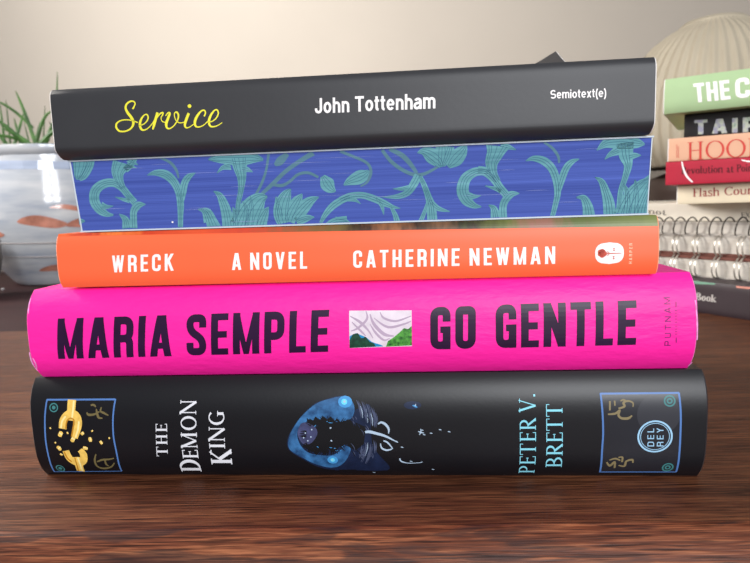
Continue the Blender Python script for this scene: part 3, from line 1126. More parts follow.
for k in range(46):
    a = R(rnd.uniform(60, 300))
    q0 = (ctr[0] + math.cos(a) * rnd.uniform(5.5, 8.6) * 1.35, ctr[1] + math.sin(a) * rnd.uniform(4.5, 6.6))
    l = rnd.uniform(.6, 1.8)
    p.ribbon([(q0[0], q0[1], .06), (q0[0] - math.sin(a) * l * .5, q0[1] + math.cos(a) * l * .5, .28), (q0[0] - math.sin(a) * l, q0[1] + math.cos(a) * l, .06)], None, rnd.choice((2, 2, 6, 6, 0)), .095)
p.fill([(-18.28,23.55),(-15.56,22.87),(-13.56,21.19),(-13.19,19.01),(-14.62,16.49),(-16.5,14.97),(-18.62,14.97),(-20.12,17.02),(-20.62,19.55),(-19.82,22.06)], 7, .12, soft=True)
for q in [(-8.07,21.33),(-8.0,16.3)]:
    p.disc(q[0], q[1], .34, mi=5, off=.15)
for q in [(-18.46,17.52),(-16.91,16.33),(-15.68,17.85),(-17.7,19.37),(-15.2,20.7)]:
    p.disc(q[0], q[1], .28, mi=5, off=.15)
q = [(-2.24,31.15)][0]
p.disc(q[0], q[1], 2.6, 2.2, 2, .10); p.disc(q[0] - .3, q[1], 1.1, mi=1, off=.12); p.disc(q[0] - .2, q[1] + .1, .45, mi=5, off=.14)
q = [(-8.05,8.31)][0]
p.disc(q[0], q[1], 2.0, 1.7, 2, .10); p.disc(q[0], q[1], .85, mi=1, off=.12); p.disc(q[0] - .2, q[1] + .1, .35, mi=5, off=.14)
fur = [(1.91,31.87),(3.96,31.25),(5.69,30.46),(7.4,29.21),(8.44,27.3),(2.66,29.87),(4.7,28.91),(6.39,27.47),(7.75,25.53),(4.97,15.76),(6.54,15.25),(3.31,14.4),(7.87,16.42),(4.54,13.37),(6.11,12.67)]
furb = [(3.98,26.52),(5.52,25.21),(7.22,24.06),(8.62,23.56),(9.06,22.4),(3.61,25.06),(5.44,23.25),(7.14,22.08),(8.54,21.41),(3.88,10.0),(5.78,9.44),(2.05,9.07),(7.96,11.26),(2.57,7.33),(4.13,6.53)]
for a, b_ in zip(fur, furb):
    p.ribbon([a + (.1,), ((a[0] + b_[0]) / 2 + .3, (a[1] + b_[1]) / 2, .75), b_ + (.1,)], None, 4, .13)
    p.ribbon([(a[0] + .7, a[1] - .2, .08), ((a[0] + b_[0]) / 2 + .9, (a[1] + b_[1]) / 2, .25), (b_[0] + .5, b_[1], .08)], None, 5 if rnd.random() < .25 else 4, .14)
for st in ([(4.81,19.61,0.81),(6.41,19.76,1.11),(9.09,19.09,1.03),(12.22,18.08,0.87),(15.33,16.4,0.47),(16.88,15.55,0.32)],
           [(9.7,22.73,0.47),(10.99,23.38,0.79),(12.54,22.55,0.95),(13.59,20.89,0.79),(13.52,19.07,0.32)],
           [(10.36,15.24,0.32),(10.77,13.36,0.63),(12.64,12.49,0.71),(14.57,13.0,0.39)], [(11.52,16.24,0.47),(12.77,15.73,0.63),(13.98,14.38,0.49),(14.88,13.0,0.32)],
           [(17.27,9.06,0.47),(17.85,7.73,0.57),(20.53,6.94,0.32),(24.52,7.14,0.24),(25.64,7.54,0.39)],
           [(24.41,19.85,0.24),(25.34,19.51,0.55),(26.58,19.18,0.24)], [(25.38,20.83,0.23),(25.42,19.51,0.39),(24.84,18.53,0.24)]):
    p.ribbon(st, None, 5, .15)
q = [(22.66,29.7),(23.59,29.39),(24.35,28.91),(23.92,30.16)]
p.disc(q[0][0], q[0][1], 3.2, 1.5, 6, .08)
p.ribbon([q[0] + (.2,), q[1] + (.8,), q[2] + (.2,)], None, 2, .13)
p.ribbon([q[3] + (.15,), q[1] + (.5,)], None, 5, .14)
for q in [(25.87,20.31),(29.14,19.13),(32.46,20.47),(35.72,19.68),(26.56,18.56),(25.12,19.54),(21.43,7.76),(29.54,3.85),(18.3,13.68),(7.12,2.07),(16.15,16.07)]:
    p.ribbon([(q[0] - .5, q[1] + .1, .08), (q[0], q[1], .4), (q[0] + .6, q[1] - .15, .08)], None, 5, .14)
for k in range(40):
    u0 = ctr[0] + rnd.uniform(7, 15)
    z0 = ctr[1] + rnd.choice((rnd.uniform(2.5, 9), rnd.uniform(-9, -2.5)))
    l = rnd.uniform(1.2, 3.2)
    p.ribbon([(u0, z0, .05), (u0 + .35 * l, z0 - .5 * l, .3), (u0 + .45 * l, z0 - l, .05)], None, rnd.choice((4, 4, 6, 3)), .125)
p.done('night_scene_print', [glow_blue, glow_hi, glow_mid, night, grey_fur, pale_bone, deep_blue, rock], cv)

# --- second: pink hardback
pink = mat('hot pink cloth', (255, 34, 160), rough=0.5, spec=0.35, var=0.03, scale=40, bump=0.5, bump_scale=260, stretch=(.55, 1, 1.6))
pink_edge = mat('scuffed pink edge', (250, 120, 190), rough=0.6, spec=0.3, var=.25, scale=300)
r = book_root('pink', 'hardback_book', 'hot pink hardback with big dark block capitals, on top of the black hardback', STACK)
cv = case('pink', r, [pink, pink_edge], board=2.6, edge=0.5, inset=0.22)
pages('pink', r, paper, 2.8)
plum = mat('dark plum foil', (42, 14, 50), rough=0.42, spec=0.3, var=.2, scale=90)
p = Print('pink', 0.14)
p.text('MARIA', [(-111.46,8.55),(-66.36,8.95),(-109.72,24.24)], goth, a=0.185, cw=.52, gap=.125)
p.text('SEMPLE', [(-60.3,9.09),(-6.71,9.68),(-59.14,24.63)], goth, a=0.185, cw=.52, gap=.125)
p.done('author_lettering', plum, cv)
p = Print('pink', 0.14)
p.text('GO', [(30.65,9.88),(46.8,9.97),(30.98,25.28)], goth, a=0.19, cw=.50, gap=.12)
p.done('title_lettering', plum, cv)
p = Print('pink', 0.14)
p.text('GENTLE', [(53.95,9.99),(102.21,10.39),(54.03,25.58)], goth, a=0.19, cw=.52, gap=.12)
p.done('title_lettering', plum, cv)
p = Print('pink', 0.12)
p.text('PUTNAM', [(113.97,9.79),(113.56,26.76),(111.96,9.83)], goth, a=0.13, cw=.75, gap=.45)
p.ribbon([(115.81,10.91),(115.69,12.73)], .25)
p.ribbon([(115.46,23.42),(115.54,25.11)], .25)
for k, q in enumerate([(115.63,13.98),(115.6,14.87),(115.58,15.75),(115.56,16.81),(115.49,18.22),(115.47,19.27),(115.46,20.32),(115.46,21.36),(115.43,22.22)]):
    p.ribbon([(q[0] - .35, q[1]), (q[0] + .35, q[1])], .22)
p.done('publisher_lettering', mat('dull purple ink', (130, 20, 110), rough=.5), cv)
p = Print('pink', 0.08)
for q in ([(-122.11,31.9),(-122.02,29.09),(-121.77,26.2)], [(-122.57,11.55),(-122.67,7.36),(-122.2,3.13)], [(-121.72,9.06),(-121.38,6.45),(-122.05,4.13)]):
    p.ribbon([(u, z, .35 + .2 * (k % 2)) for k, (u, z) in enumerate(q)], None, 0)
scuff = mat('pale pink scuff', (255, 150, 212), rough=.7, var=.3, scale=500)
p.done('edge_wear', scuff, cv)
p = Print('pink', 0.08)
for q in ([(121.86,25.63),(122.4,18.77),(122.67,11.69)], [(122.04,1.08),(122.67,2.97)]):
    p.ribbon([(u, z, .35 + .2 * (k % 2)) for k, (u, z) in enumerate(q)], None, 0)
p.done('edge_wear', scuff, cv)
# the little picture of draped cloth above trees
cloth_w = mat('white drapery ink', (226, 212, 222), rough=.45, var=.1, scale=300)
fold = mat('grey fold ink', (182, 160, 182), rough=.45)
sky_b = mat('blue ink', (28, 138, 190), rough=.45)
tree_g = mat('green tree ink', (38, 120, 52), rough=.45, var=.6, scale=900, rgb2=(96, 176, 70))
tree_d = mat('dark tree ink', (20, 62, 44), rough=.45, var=.5, scale=900)
p = Print('pink', 0.10)
p.fill([(1.7,24.7),(24.31,24.69),(24.06,11.3),(1.29,10.95)], 0, .08)
p.fill([(1.52,15.47),(3.9,16.54),(7.5,14.99),(9.61,13.08),(13.2,11.88),(13.9,11.11),(1.29,10.99)], 2, .10)
p.fill([(1.45,13.98),(2.79,16.19),(4.64,16.52),(5.66,14.65),(7.5,14.99),(8.88,13.1),(10.32,12.69),(10.98,11.16),(1.29,10.99)], 4, .12)
p.fill([(14.63,11.25),(15.44,13.35),(17.67,14.79),(19.9,16.59),(21.38,18.03),(22.81,17.63),(24.21,18.7),(24.06,11.3)], 3, .12)
for st in ([(1.95,22.8,0.18),(5.52,20.55,0.67),(8.33,17.56,0.43),(10.03,14.57,0.19)], [(7.82,24.46,0.18),(8.11,21.59,0.54),(4.71,18.37,0.5),(2.11,17.31,0.22)],
           [(9.25,23.36,0.22),(10.59,19.71,0.72),(14.08,15.97,0.81),(17.68,15.16,0.29)], [(10.66,21.89,0.18),(15.62,18.51,0.58),(21.43,19.49,0.43),(23.98,20.52,0.21)],
           [(12.9,23.99,0.14),(14.28,21.81,0.5),(18.58,20.64,0.5),(24.03,22.32,0.22)], [(2.6,20.61,0.19),(5.41,17.62,0.52),(7.51,15.36,0.22)],
           [(9.14,19.74,0.14),(11.19,16.4,0.56),(14.0,13.75,0.44),(16.21,14.45,0.14)]):
    p.ribbon([(u, z, w * 1.5) for u, z, w in st], None, 1, .13)
p.done('cover_picture', [cloth_w, fold, sky_b, tree_g, tree_d], cv)

# --- third: orange book
orange = mat('orange jacket', (255, 106, 64), rough=0.45, spec=0.35, var=0.02, scale=30)
orange_edge = mat('pale orange edge', (255, 158, 120), rough=0.6)
art = ramp_mat('still life picture', [(0.0, (226, 96, 40)), (0.06, (190, 50, 24)), (0.10, (238, 122, 50)), (0.16, (206, 62, 30)), (0.24, (226, 84, 44)), (0.33, (210, 70, 46)),
                                      (0.42, (150, 88, 54)), (0.49, (110, 92, 48)), (0.54, (52, 32, 20)), (0.58, (150, 96, 60)), (0.62, (44, 28, 18)), (0.66, (120, 84, 56)), (0.70, (46, 40, 22)),
                                      (0.76, (104, 110, 52)), (0.82, (150, 100, 84)), (0.88, (92, 104, 50)), (1.0, (118, 128, 66))], 0, -.1095, .1095, .10, 330, .4, stretch=(1, .4, .4))
r = book_root('orange', 'hardback_book', 'orange book with white capitals and a white oval badge, on the pink hardback', STACK)
cv = case('orange', r, [orange, orange_edge, art], board=1.6, edge=0.5, inset=0.3, art=20.39)
pages('orange', r, paper, 1.8)
p = Print('orange', 0.06)
lo = [(-109.37,19.58),(-72.73,19.11),(-15.99,18.45),(38.06,17.74),(76.12,17.14),(109.31,16.67)]
b_ = SPEC['orange']
n = 60
prev = None
for i in range(n + 1):
    u = -b_['L'] / 2 + .5 + (b_['L'] - 1.0) * i / n
    for (u0, z0), (u1, z1) in zip(lo, lo[1:]):
        if u <= u1 or (u1, z1) == lo[-1]:
            zl = z0 + (z1 - z0) * (u - u0) / (u1 - u0)
            break
    col = [p.bm.verts.new(on_spine(b_, u, zl + (b_['T'] - .02 - zl) * t, .05)) for t in (0, .3, .55, .75, .9, 1)]
    if prev:
        for a, c, d, e in zip(prev, prev[1:], col[1:], col):
            p.bm.faces.new((a, e, d, c))
    prev = col
p.done('wrapped_picture', art, cv)
white_ink = mat('white ink', (250, 244, 242), rough=0.5)
p = Print('orange', 0.10)
p.text('WRECK', [(-87.77,5.51),(-64.01,5.61),(-87.3,11.81)], goth, a=0.165, cw=.50, gap=.23)
p.done('title_lettering', white_ink, cv)
p = Print('orange', 0.10)
p.text('A', [(-41.72,5.28),(-38.26,5.27),(-41.4,11.46)], goth, a=0.165, cw=.5)
p.text('NOVEL', [(-34.88,5.18),(-13.75,5.1),(-34.58,11.42)], goth, a=0.165, cw=.50, gap=.23)
p.done('subtitle_lettering', white_ink, cv)
p = Print('orange', 0.10)
p.text('CATHERINE', [(3.17,4.96),(41.12,4.73),(3.33,11.18)], goth, a=0.165, cw=.50, gap=.23)
p.text('NEWMAN', [(44.71,4.71),(74.34,4.59),(44.71,10.82)], goth, a=0.165, cw=.50, gap=.23)
p.done('author_lettering', white_ink, cv)
red_ink = mat('brick red ink', (206, 74, 52), rough=.5)
p = Print('orange', 0.08)
q = [(92.73,7.82),(97.56,7.69),(92.7,11.59)]
p.disc(q[0][0], q[0][1], q[1][0] - q[0][0], q[2][1] - q[0][1], 0, .08, 2.6)
for q in [(89.6,8.36),(90.25,8.57),(90.79,8.0),(89.61,7.59),(90.26,7.12),(90.8,7.44),(90.04,7.91),(90.57,8.34)]:
    p.disc(q[0], q[1], .85, mi=1, off=.11)
for st in ([(90.69,7.78,0.53),(92.41,7.73,0.37),(96.7,7.73,0.22)], [(91.44,8.09,0.21),(92.08,8.3,0.27),(92.62,8.06,0.22)],
           [(91.44,7.43,0.22),(92.09,7.19,0.27),(92.63,7.39,0.21)],
           [(93.9,9.46,0.21),(94.54,9.45,0.21)], [(93.9,8.8,0.22),(94.55,8.78,0.21)], [(94.22,9.57,0.21),(94.23,8.57,0.21)],
           [(93.82,6.69,0.22),(94.47,6.68,0.22)], [(93.85,5.91,0.21),(94.49,5.9,0.22)], [(94.14,6.8,0.22),(94.18,5.68,0.21)]):
    p.ribbon(st, None, 1, .12)
p.text('HARPER', [(100.39,3.94),(100.35,11.05),(99.32,3.97)], goth, a=.2, cw=.7, gap=.5, mi=2, off=.1)
p.done('publisher_badge', [white_ink, red_ink, mat('pale orange ink', (255, 196, 160), rough=.5)], cv)

# --- fourth: paperback turned round, printed page edges towards us
b_ = SPEC['purple']
page_blue = mat('printed blue page edges', (62, 80, 160), rough=0.7, spec=0.2, var=0.12, scale=420, stretch=(.012, 1, 1.6), rgb2=(78, 98, 180), bump=.35, bump_scale=1500)
leaf_teal = mat('printed teal leaves', (88, 146, 156), rough=0.7, spec=0.2, var=0.16, scale=420, stretch=(.03, 1, 1.6), rgb2=(110, 168, 176))
leaf_olive = mat('printed grey green stems', (84, 122, 138), rough=0.7, spec=0.2, var=0.12, scale=420, stretch=(.03, 1, 1.6))
vein = mat('printed dark leaf veins', (58, 100, 124), rough=0.7, spec=0.2, var=.1, scale=400)
streak = mat('pale page streaks', (150, 160, 214), rough=.7, spec=.2)
cover_teal = mat('pale blue paper cover', (196, 206, 216), rough=0.5, spec=0.3, var=.05, scale=80)
r = book_root('purple', 'paperback_book', 'paperback with blue page edges printed with teal leaves, under the black book', STACK)
T, D, Lh = b_['T'], b_['D'], b_['L'] / 2


def pb_outline(ext, inner):
    return None


bm = bmesh.new()
ct = .55
# lower and upper paper covers and the spine at the back, one folded sheet; the lower edge is a little shorter
sec = [(-.5, 0), (D, 0), (D, T), (-.5, T), (-.5, T - ct), (D - ct, T - ct), (D - ct, ct), (-.5, ct)]
NU = 24
cols = []
for k in range(NU + 1):
    t = k / NU
    row = []
    for (y, z) in sec:
        ua = -Lh + (1 - z / T) * 2.0
        ub = Lh - (1 - z / T) * .9
        row.append(bm.verts.new(Vector((ua + (ub - ua) * t, y, z)) * MM))
    cols.append(row)
for a, c in zip(cols, cols[1:]):
    for i in range(len(sec)):
        bm.faces.new((a[i], a[(i + 1) % len(sec)], c[(i + 1) % len(sec)], c[i]))
bm.faces.new(list(reversed(cols[0])))
bm.faces.new(cols[-1])
bmesh.ops.recalc_face_normals(bm, faces=bm.faces[:])
finish('cover', bm, cover_teal, r, 30)
bm = bmesh.new()
A, B = [], []
for (y, z, q) in ((0, ct, .35), (D - ct, ct, .35), (D - ct, T - ct, .35), (0, T - ct, .35)):
    A.append(bm.verts.new(Vector((-Lh + (1 - z / T) * 2.0 + q, y, z)) * MM))
    B.append(bm.verts.new(Vector((Lh - (1 - z / T) * .9 - q, y, z)) * MM))
for i in range(4):
    f = bm.faces.new((A[i], A[(i + 1) % 4], B[(i + 1) % 4], B[i]))
    f.material_index = 0 if i == 3 else 1
bm.faces.new(list(reversed(A))).material_index = 1
bm.faces.new(B).material_index = 1
bmesh.ops.recalc_face_normals(bm, faces=bm.faces[:])
blk = finish('page_block', bm, [page_blue, white_edge], r, 0)
p = Print('purple', 0.05, clip=(-Lh + 1.6, Lh - 1.0, ct + .1, T - ct - .1))


def leafy(st, mi=0, off=.05, veins=1):
    p.ribbon(st, None, mi, off, step=.7)
    if veins:
        wm = max(s_[2] for s_ in st)
        q = smooth_line(st, k=4)
        for fr in ((0.0, .24, -.24, .37, -.37) if wm > 6 else (.0, .22, -.22) if wm > 3 else (.16, -.16)):
            line = []
            for k, (u, z, w) in enumerate(q):
                a, b = q[max(0, k - 1)], q[min(len(q) - 1, k + 1)]
                l = math.hypot(b[0] - a[0], b[1] - a[1]) or 1
                line.append((u - (b[1] - a[1]) / l * w * fr, z + (b[0] - a[0]) / l * w * fr, max(.05, min(.16, w * .07))))
            p.ribbon(line, None, 2, off + .05, step=.9)


# left group, traced leaf by leaf (shared by the repeat of the pattern at the right)
for st in (
    # corner leaf
    [(-100.42,27.64,7.17),(-101.07,24.68,6.38),(-102.05,21.71,3.99),(-102.6,19.62,0.96)],
    # trumpet leaf
    [(-83.02,26.95,11.16),(-84.81,24.79,7.14),(-86.38,21.87,5.1),(-86.2,18.87,3.42),(-84.92,15.82,2.07)],
    [(-82.27,26.55,2.39),(-80.78,25.67,2.07),(-78.41,24.1,0.31)],
    # curled leaf
    [(-89.74,6.12,0.48),(-92.28,6.51,2.13),(-94.83,8.27,3.6),(-96.59,11.38,3.99),(-96.04,15.0,3.83),(-93.05,17.46,3.35),(-88.99,18.07,3.03),(-85.67,16.29,2.87),(-83.13,13.04,2.71),(-81.0,10.4,2.71)],
    [(-94.04,9.62,3.19),(-91.99,9.24,1.59),(-89.4,9.46,0.24)],
    [(-83.0,11.07,1.59),(-85.33,11.75,1.28),(-88.42,12.77,0.24)],
    # its foot
    [(-76.78,9.65,0.24),(-79.66,9.44,2.71),(-81.61,7.38,2.71),(-82.06,4.35,2.71),(-82.24,0.91,2.87)],
    [(-87.47,6.35,0.32),(-85.27,4.3,2.71),(-84.8,0.99,3.99)],
    # forked leaf
    [(-75.31,20.26,0.23),(-72.09,21.03,2.02),(-68.24,20.29,3.26),(-65.34,17.65,3.11),(-63.66,13.56,2.8),(-63.41,9.05,2.64),(-63.73,5.29,2.17),(-64.12,0.75,1.91)],
    [(-56.7,20.45,0.23),(-59.12,19.36,2.02),(-61.01,17.2,2.64),(-62.25,13.51,2.8),(-63.19,9.8,2.02)],
    [(62.32,20.03,0.26),(65.09,20.78,1.9),(68.56,19.78,2.76),(71.35,17.07,2.76),(72.95,12.83,2.66),(73.35,8.43,2.24),(72.69,4.75,1.9),(71.69,0.53,1.72)],
    [(80.61,20.0,0.25),(78.05,19.06,1.9),(76.18,17.06,2.41),(74.68,13.11,2.41),(73.69,9.3,1.72)],
    # tall crown leaves, left of centre
    [(-51.63,24.96,0.31),(-47.74,25.54,3.78),(-43.15,25.5,5.29),(-40.12,25.24,6.05),(-35.56,25.2,4.66),(-31.07,24.15,0.76)],
    [(-48.62,20.0,0.31),(-46.48,21.83,1.51),(-43.37,22.44,3.02)],
    [(-40.12,25.24,6.81),(-39.91,21.57,4.99),(-39.55,17.89,3.33),(-40.16,13.48,2.12),(-41.39,9.07,1.86),(-42.16,4.6,1.66)],
    [(-35.29,19.93,0.3),(-37.21,20.89,1.81),(-39.16,21.4,2.27)],
    [(-50.49,13.55,0.23),(-48.29,11.98,2.33),(-46.84,8.5,3.57),(-46.03,4.73,4.19),(-45.73,0.2,4.66)],
    [(-55.8,7.3,0.31),(-53.4,6.02,3.11),(-52.1,2.66,4.35),(-51.21,-0.02,5.44)],
    [(-30.37,10.92,0.6),(-32.71,10.26,4.66),(-35.15,8.11,7.77),(-37.69,4.46,9.83),(-39.54,0.01,11.65)],
    [(86.03,13.56,0.25),(88.28,11.92,2.07),(89.91,7.85,3.1),(90.85,4.32,3.96),(91.3,-0.09,4.31)],
    [(79.78,6.8,0.34),(82.2,6.54,2.24),(83.64,3.68,3.45),(84.22,-0.05,4.31)],
    [(104.58,12.18,0.67),(102.77,10.69,4.18),(100.33,7.49,7.02),(98.24,3.2,8.36),(97.14,-0.46,9.48)],
    [(86.36,22.68,0.25),(89.7,24.94,3.34),(94.76,25.24,5.02),(99.82,24.51,3.34),(102.35,24.07,0.5)],
    [(89.14,19.48,0.26),(90.97,21.13,1.72),(93.65,22.39,3.34)],
    [(95.78,24.85,5.85),(96.23,20.57,4.68),(97.0,17.11,2.84),(96.1,12.84,2.07),(94.85,8.55,1.9),(94.33,2.45,1.84)],
    [(101.29,20.37,0.25),(99.27,20.45,1.84),(97.26,20.02,2.51)],
    [(-39.97,9.61,0.23),(-38.72,7.49,2.27),(-38.82,3.75,3.88),(-39.85,0.02,4.66)],
    [(-36.77,11.44,0.23),(-36.52,8.16,2.72),(-37.23,4.45,4.66),(-38.3,-0.03,5.44)],
    [(-30.14,7.2,0.23),(-31.66,5.02,3.11),(-33.23,2.07,4.66),(-34.16,-0.53,5.44)],
    [(-43.65,7.65,0.23),(-42.94,4.63,2.33),(-42.94,0.11,3.88)],
    [(-56.99,7.19,0.24),(-54.41,6.2,2.33),(-52.96,2.69,4.35)],
    [(95.64,10.95,0.26),(96.91,8.13,2.17),(97.19,4.11,3.79),(96.8,-0.44,4.82)],
    [(99.51,12.2,0.25),(99.95,8.72,2.58),(99.75,4.02,4.51),(99.37,-0.53,5.69)],
    [(104.71,8.03,0.26),(103.78,5.63,2.84),(103.04,2.16,4.18),(102.78,-0.63,5.17)],
    [(106.0,15.05,0.25),(103.89,12.72,1.34),(101.09,10.41,1.84)],
    [(26.21,24.29,0.21),(28.34,22.51,1.86),(31.17,19.84,1.43)],
    [(36.29,26.14,2.86),(35.24,22.94,3.58),(33.61,19.46,1.43)],
    [(-78.55,27.51,1.55),(-80.88,24.64,2.39),(-83.46,22.51,2.39)],
    [(-101.1,4.18,0.25),(-102.71,4.23,1.91),(-104.21,3.96,2.45)],
    [(-96.28,27.48,3.11),(-97.4,24.54,3.42),(-99.7,21.17,2.87),(-101.66,19.44,0.96)],
    # big lobed leaf
    [(-21.57,13.41,0.45),(-23.19,11.41,3.78),(-24.92,7.77,5.9),(-25.44,4.07,6.05),(-24.86,0.92,4.66)],
    [(-17.44,11.5,0.38),(-19.23,9.06,3.78),(-21.55,5.43,5.29),(-23.28,1.77,5.29)],
    [(-11.33,10.12,0.3),(-14.56,8.75,3.33),(-17.72,6.05,4.84),(-20.96,2.44,4.66)],
    [(-13.34,2.94,0.3),(-16.39,2.59,2.72),(-20.25,1.37,3.02)],
    [(-27.18,10.81,0.38),(-26.49,7.08,3.11),(-25.79,3.34,3.42)],
    # buds
    [(-9.63,17.51,1.81),(-8.25,14.98,5.15),(-6.85,13.04,3.93),(-5.11,11.81,0.45)],
    [(-2.1,14.03,0.44),(0.03,15.26,2.94),(3.33,16.45,4.86),(5.89,17.65,3.68),(7.11,18.9,0.74)],
    # arched leaf
    [(-11.18,0.65,1.06),(-9.38,3.56,1.91),(-6.38,6.71,2.5),(-2.54,8.93,2.5),(0.03,9.73,2.35)],
    [(-3.67,8.68,2.21),(0.11,10.01,2.42),(4.58,10.15,2.35),(8.97,8.69,2.5),(12.61,6.96,2.21),(15.37,5.7,1.32),(18.15,5.02,0.22)],
    [(9.43,9.11,1.47),(11.41,6.42,1.62),(12.04,2.88,0.22)], [(-2.17,8.92,1.51),(1.55,8.65,1.32),(3.87,7.11,0.22)],
    [(14.78,5.72,1.03),(16.17,2.75,1.77),(16.84,0.16,2.21)],
    [(-8.97,-0.61,2.27),(-5.89,0.78,3.24),(-1.37,1.09,3.68)], [(-5.51,0.92,3.78),(-2.5,0.97,2.27),(-0.27,0.46,0.44)],
    # centre right knot
    [(24.88,16.51,2.86),(23.06,13.41,2.86),(20.8,10.6,2.43),(17.1,9.28,1.77),(11.5,9.33,0.22)],
    [(21.28,12.47,1.47),(18.64,11.98,1.32),(15.56,12.09,0.22)],
    [(25.17,16.64,1.43),(26.69,13.28,1.91),(28.2,8.9,2.35),(29.15,5.24,3.29),(29.48,0.13,3.68)],
    [(28.75,7.43,1.91),(31.32,4.74,1.91),(35.8,3.28,0.29)], [(28.01,6.73,1.18),(26.62,3.14,1.47),(25.08,-0.32,1.77)],
    [(24.62,24.36,0.29),(26.94,24.69,2.86),(29.79,23.16,5.44),(32.34,20.93,4.29),(33.02,19.05,1.47)],
    [(33.44,26.54,4.29),(33.24,23.02,5.01),(32.74,19.49,2.21)],
    [(42.0,26.46,0.43),(40.26,24.15,4.29),(37.66,21.43,5.44),(35.47,18.96,1.43)],
    # right curled leaf with trumpet
    [(46.94,4.66,0.43),(44.36,5.18,2.15),(41.78,7.14,3.83),(40.38,10.64,4.27),(41.44,14.6,3.86),(44.46,16.77,3.15),(47.6,17.07,2.86),(50.02,16.56,2.78)],
    [(41.8,8.86,2.86),(44.38,8.34,1.62),(46.97,8.68,0.21)],
    [(45.83,17.34,3.19),(48.3,16.9,3.01),(51.11,14.51,2.84),(53.56,11.07,2.66),(55.67,8.51,2.66)],
    [(52.73,26.14,8.87),(51.85,23.23,6.03),(50.6,19.79,4.43),(51.12,16.27,2.93),(52.69,13.39,2.13)],
    [(53.61,25.76,2.24),(56.22,25.13,1.9),(59.0,23.98,0.27)],
    [(60.25,8.89,0.26),(57.26,8.64,2.48),(55.14,6.4,2.66),(54.43,3.76,2.66),(54.6,0.17,2.84)],
    [(53.74,9.82,1.38),(51.44,10.97,1.24),(48.27,11.96,0.27)], [(49.47,5.17,0.35),(51.24,3.86,2.31),(51.93,0.61,3.55)],
):
    leafy(st)
for st in ([(-69.73,26.42,0.78),(-66.0,24.5,1.09),(-63.91,21.61,1.09),(-63.37,18.77,0.62)],
           [(68.51,26.17,0.69),(71.28,24.16,0.95),(73.38,21.32,0.95),(73.75,18.88,0.69)],
           [(-28.98,26.24,1.06),(-30.24,20.47,0.91),(-32.38,15.42,1.06),(-35.61,10.36,0.91)],
           [(-12.51,25.86,1.97),(-17.57,23.18,1.62),(-23.02,19.76,1.51),(-27.8,15.69,1.51),(-32.62,11.74,1.24)],
           [(-21.92,25.96,1.51),(-24.92,23.47,3.02),(-26.96,22.1,1.06)],
           [(-28.59,15.28,1.09),(-24.82,14.7,1.21),(-21.72,16.06,1.06),(-18.58,18.43,1.06),(-14.8,18.87,1.06),(-11.14,17.13,0.88)],
           [(-2.93,26.05,1.03),(1.42,24.15,1.03),(5.76,22.12,1.03),(7.6,20.18,1.03),(7.8,17.58,1.18),(6.37,14.74,0.88),(3.96,13.38,0.59)],
           [(12.18,25.86,1.18),(15.26,21.74,1.32),(19.54,18.43,1.32),(23.86,16.69,1.32),(27.5,17.12,1.14),(31.88,19.24,0.86)],
           [(14.66,26.04,1.18),(18.96,23.88,1.77),(22.07,20.62,1.62),(24.31,17.24,1.18)]):
    leafy(st, 1, .045, 0)
# pale rubbed lines of single pages
for k in range(34):
    u = rnd.uniform(-95, 80)
    z = rnd.uniform(2, T - 2)
    l = rnd.uniform(3, 22)
    p.ribbon([(u, z, .02), (u + l / 2, z + .05, rnd.uniform(.05, .11)), (u + l, z, .02)], None, 3, .10, step=6)
p.disc(*[(-67.03,2.74)][0], .35, mi=4, off=.11)
p.clip = (-Lh, Lh, 0, T)
p.ribbon([(-Lh + .62, T - .6), (-Lh + 2.45, .5)], .55, 5, .13)
p.ribbon([(Lh - .5, T - .6), (Lh - 1.3, .5)], .35, 5, .13)
p.done('leaf_pattern', [leaf_teal, leaf_olive, vein, streak, white_ink, cover_teal], blk)

# --- top: black paperback
black = mat('matt black cover', (50, 50, 53), rough=0.5, spec=0.45, var=0.06, scale=40, bump=0.04, bump_scale=500)


def curl(u, y):
    a = max(0.0, (u + 26) / 131.0)
    c = max(0.0, (y - 25) / 115.0)
    return 36.8 * (a ** 2.0) * (c ** 1.7)


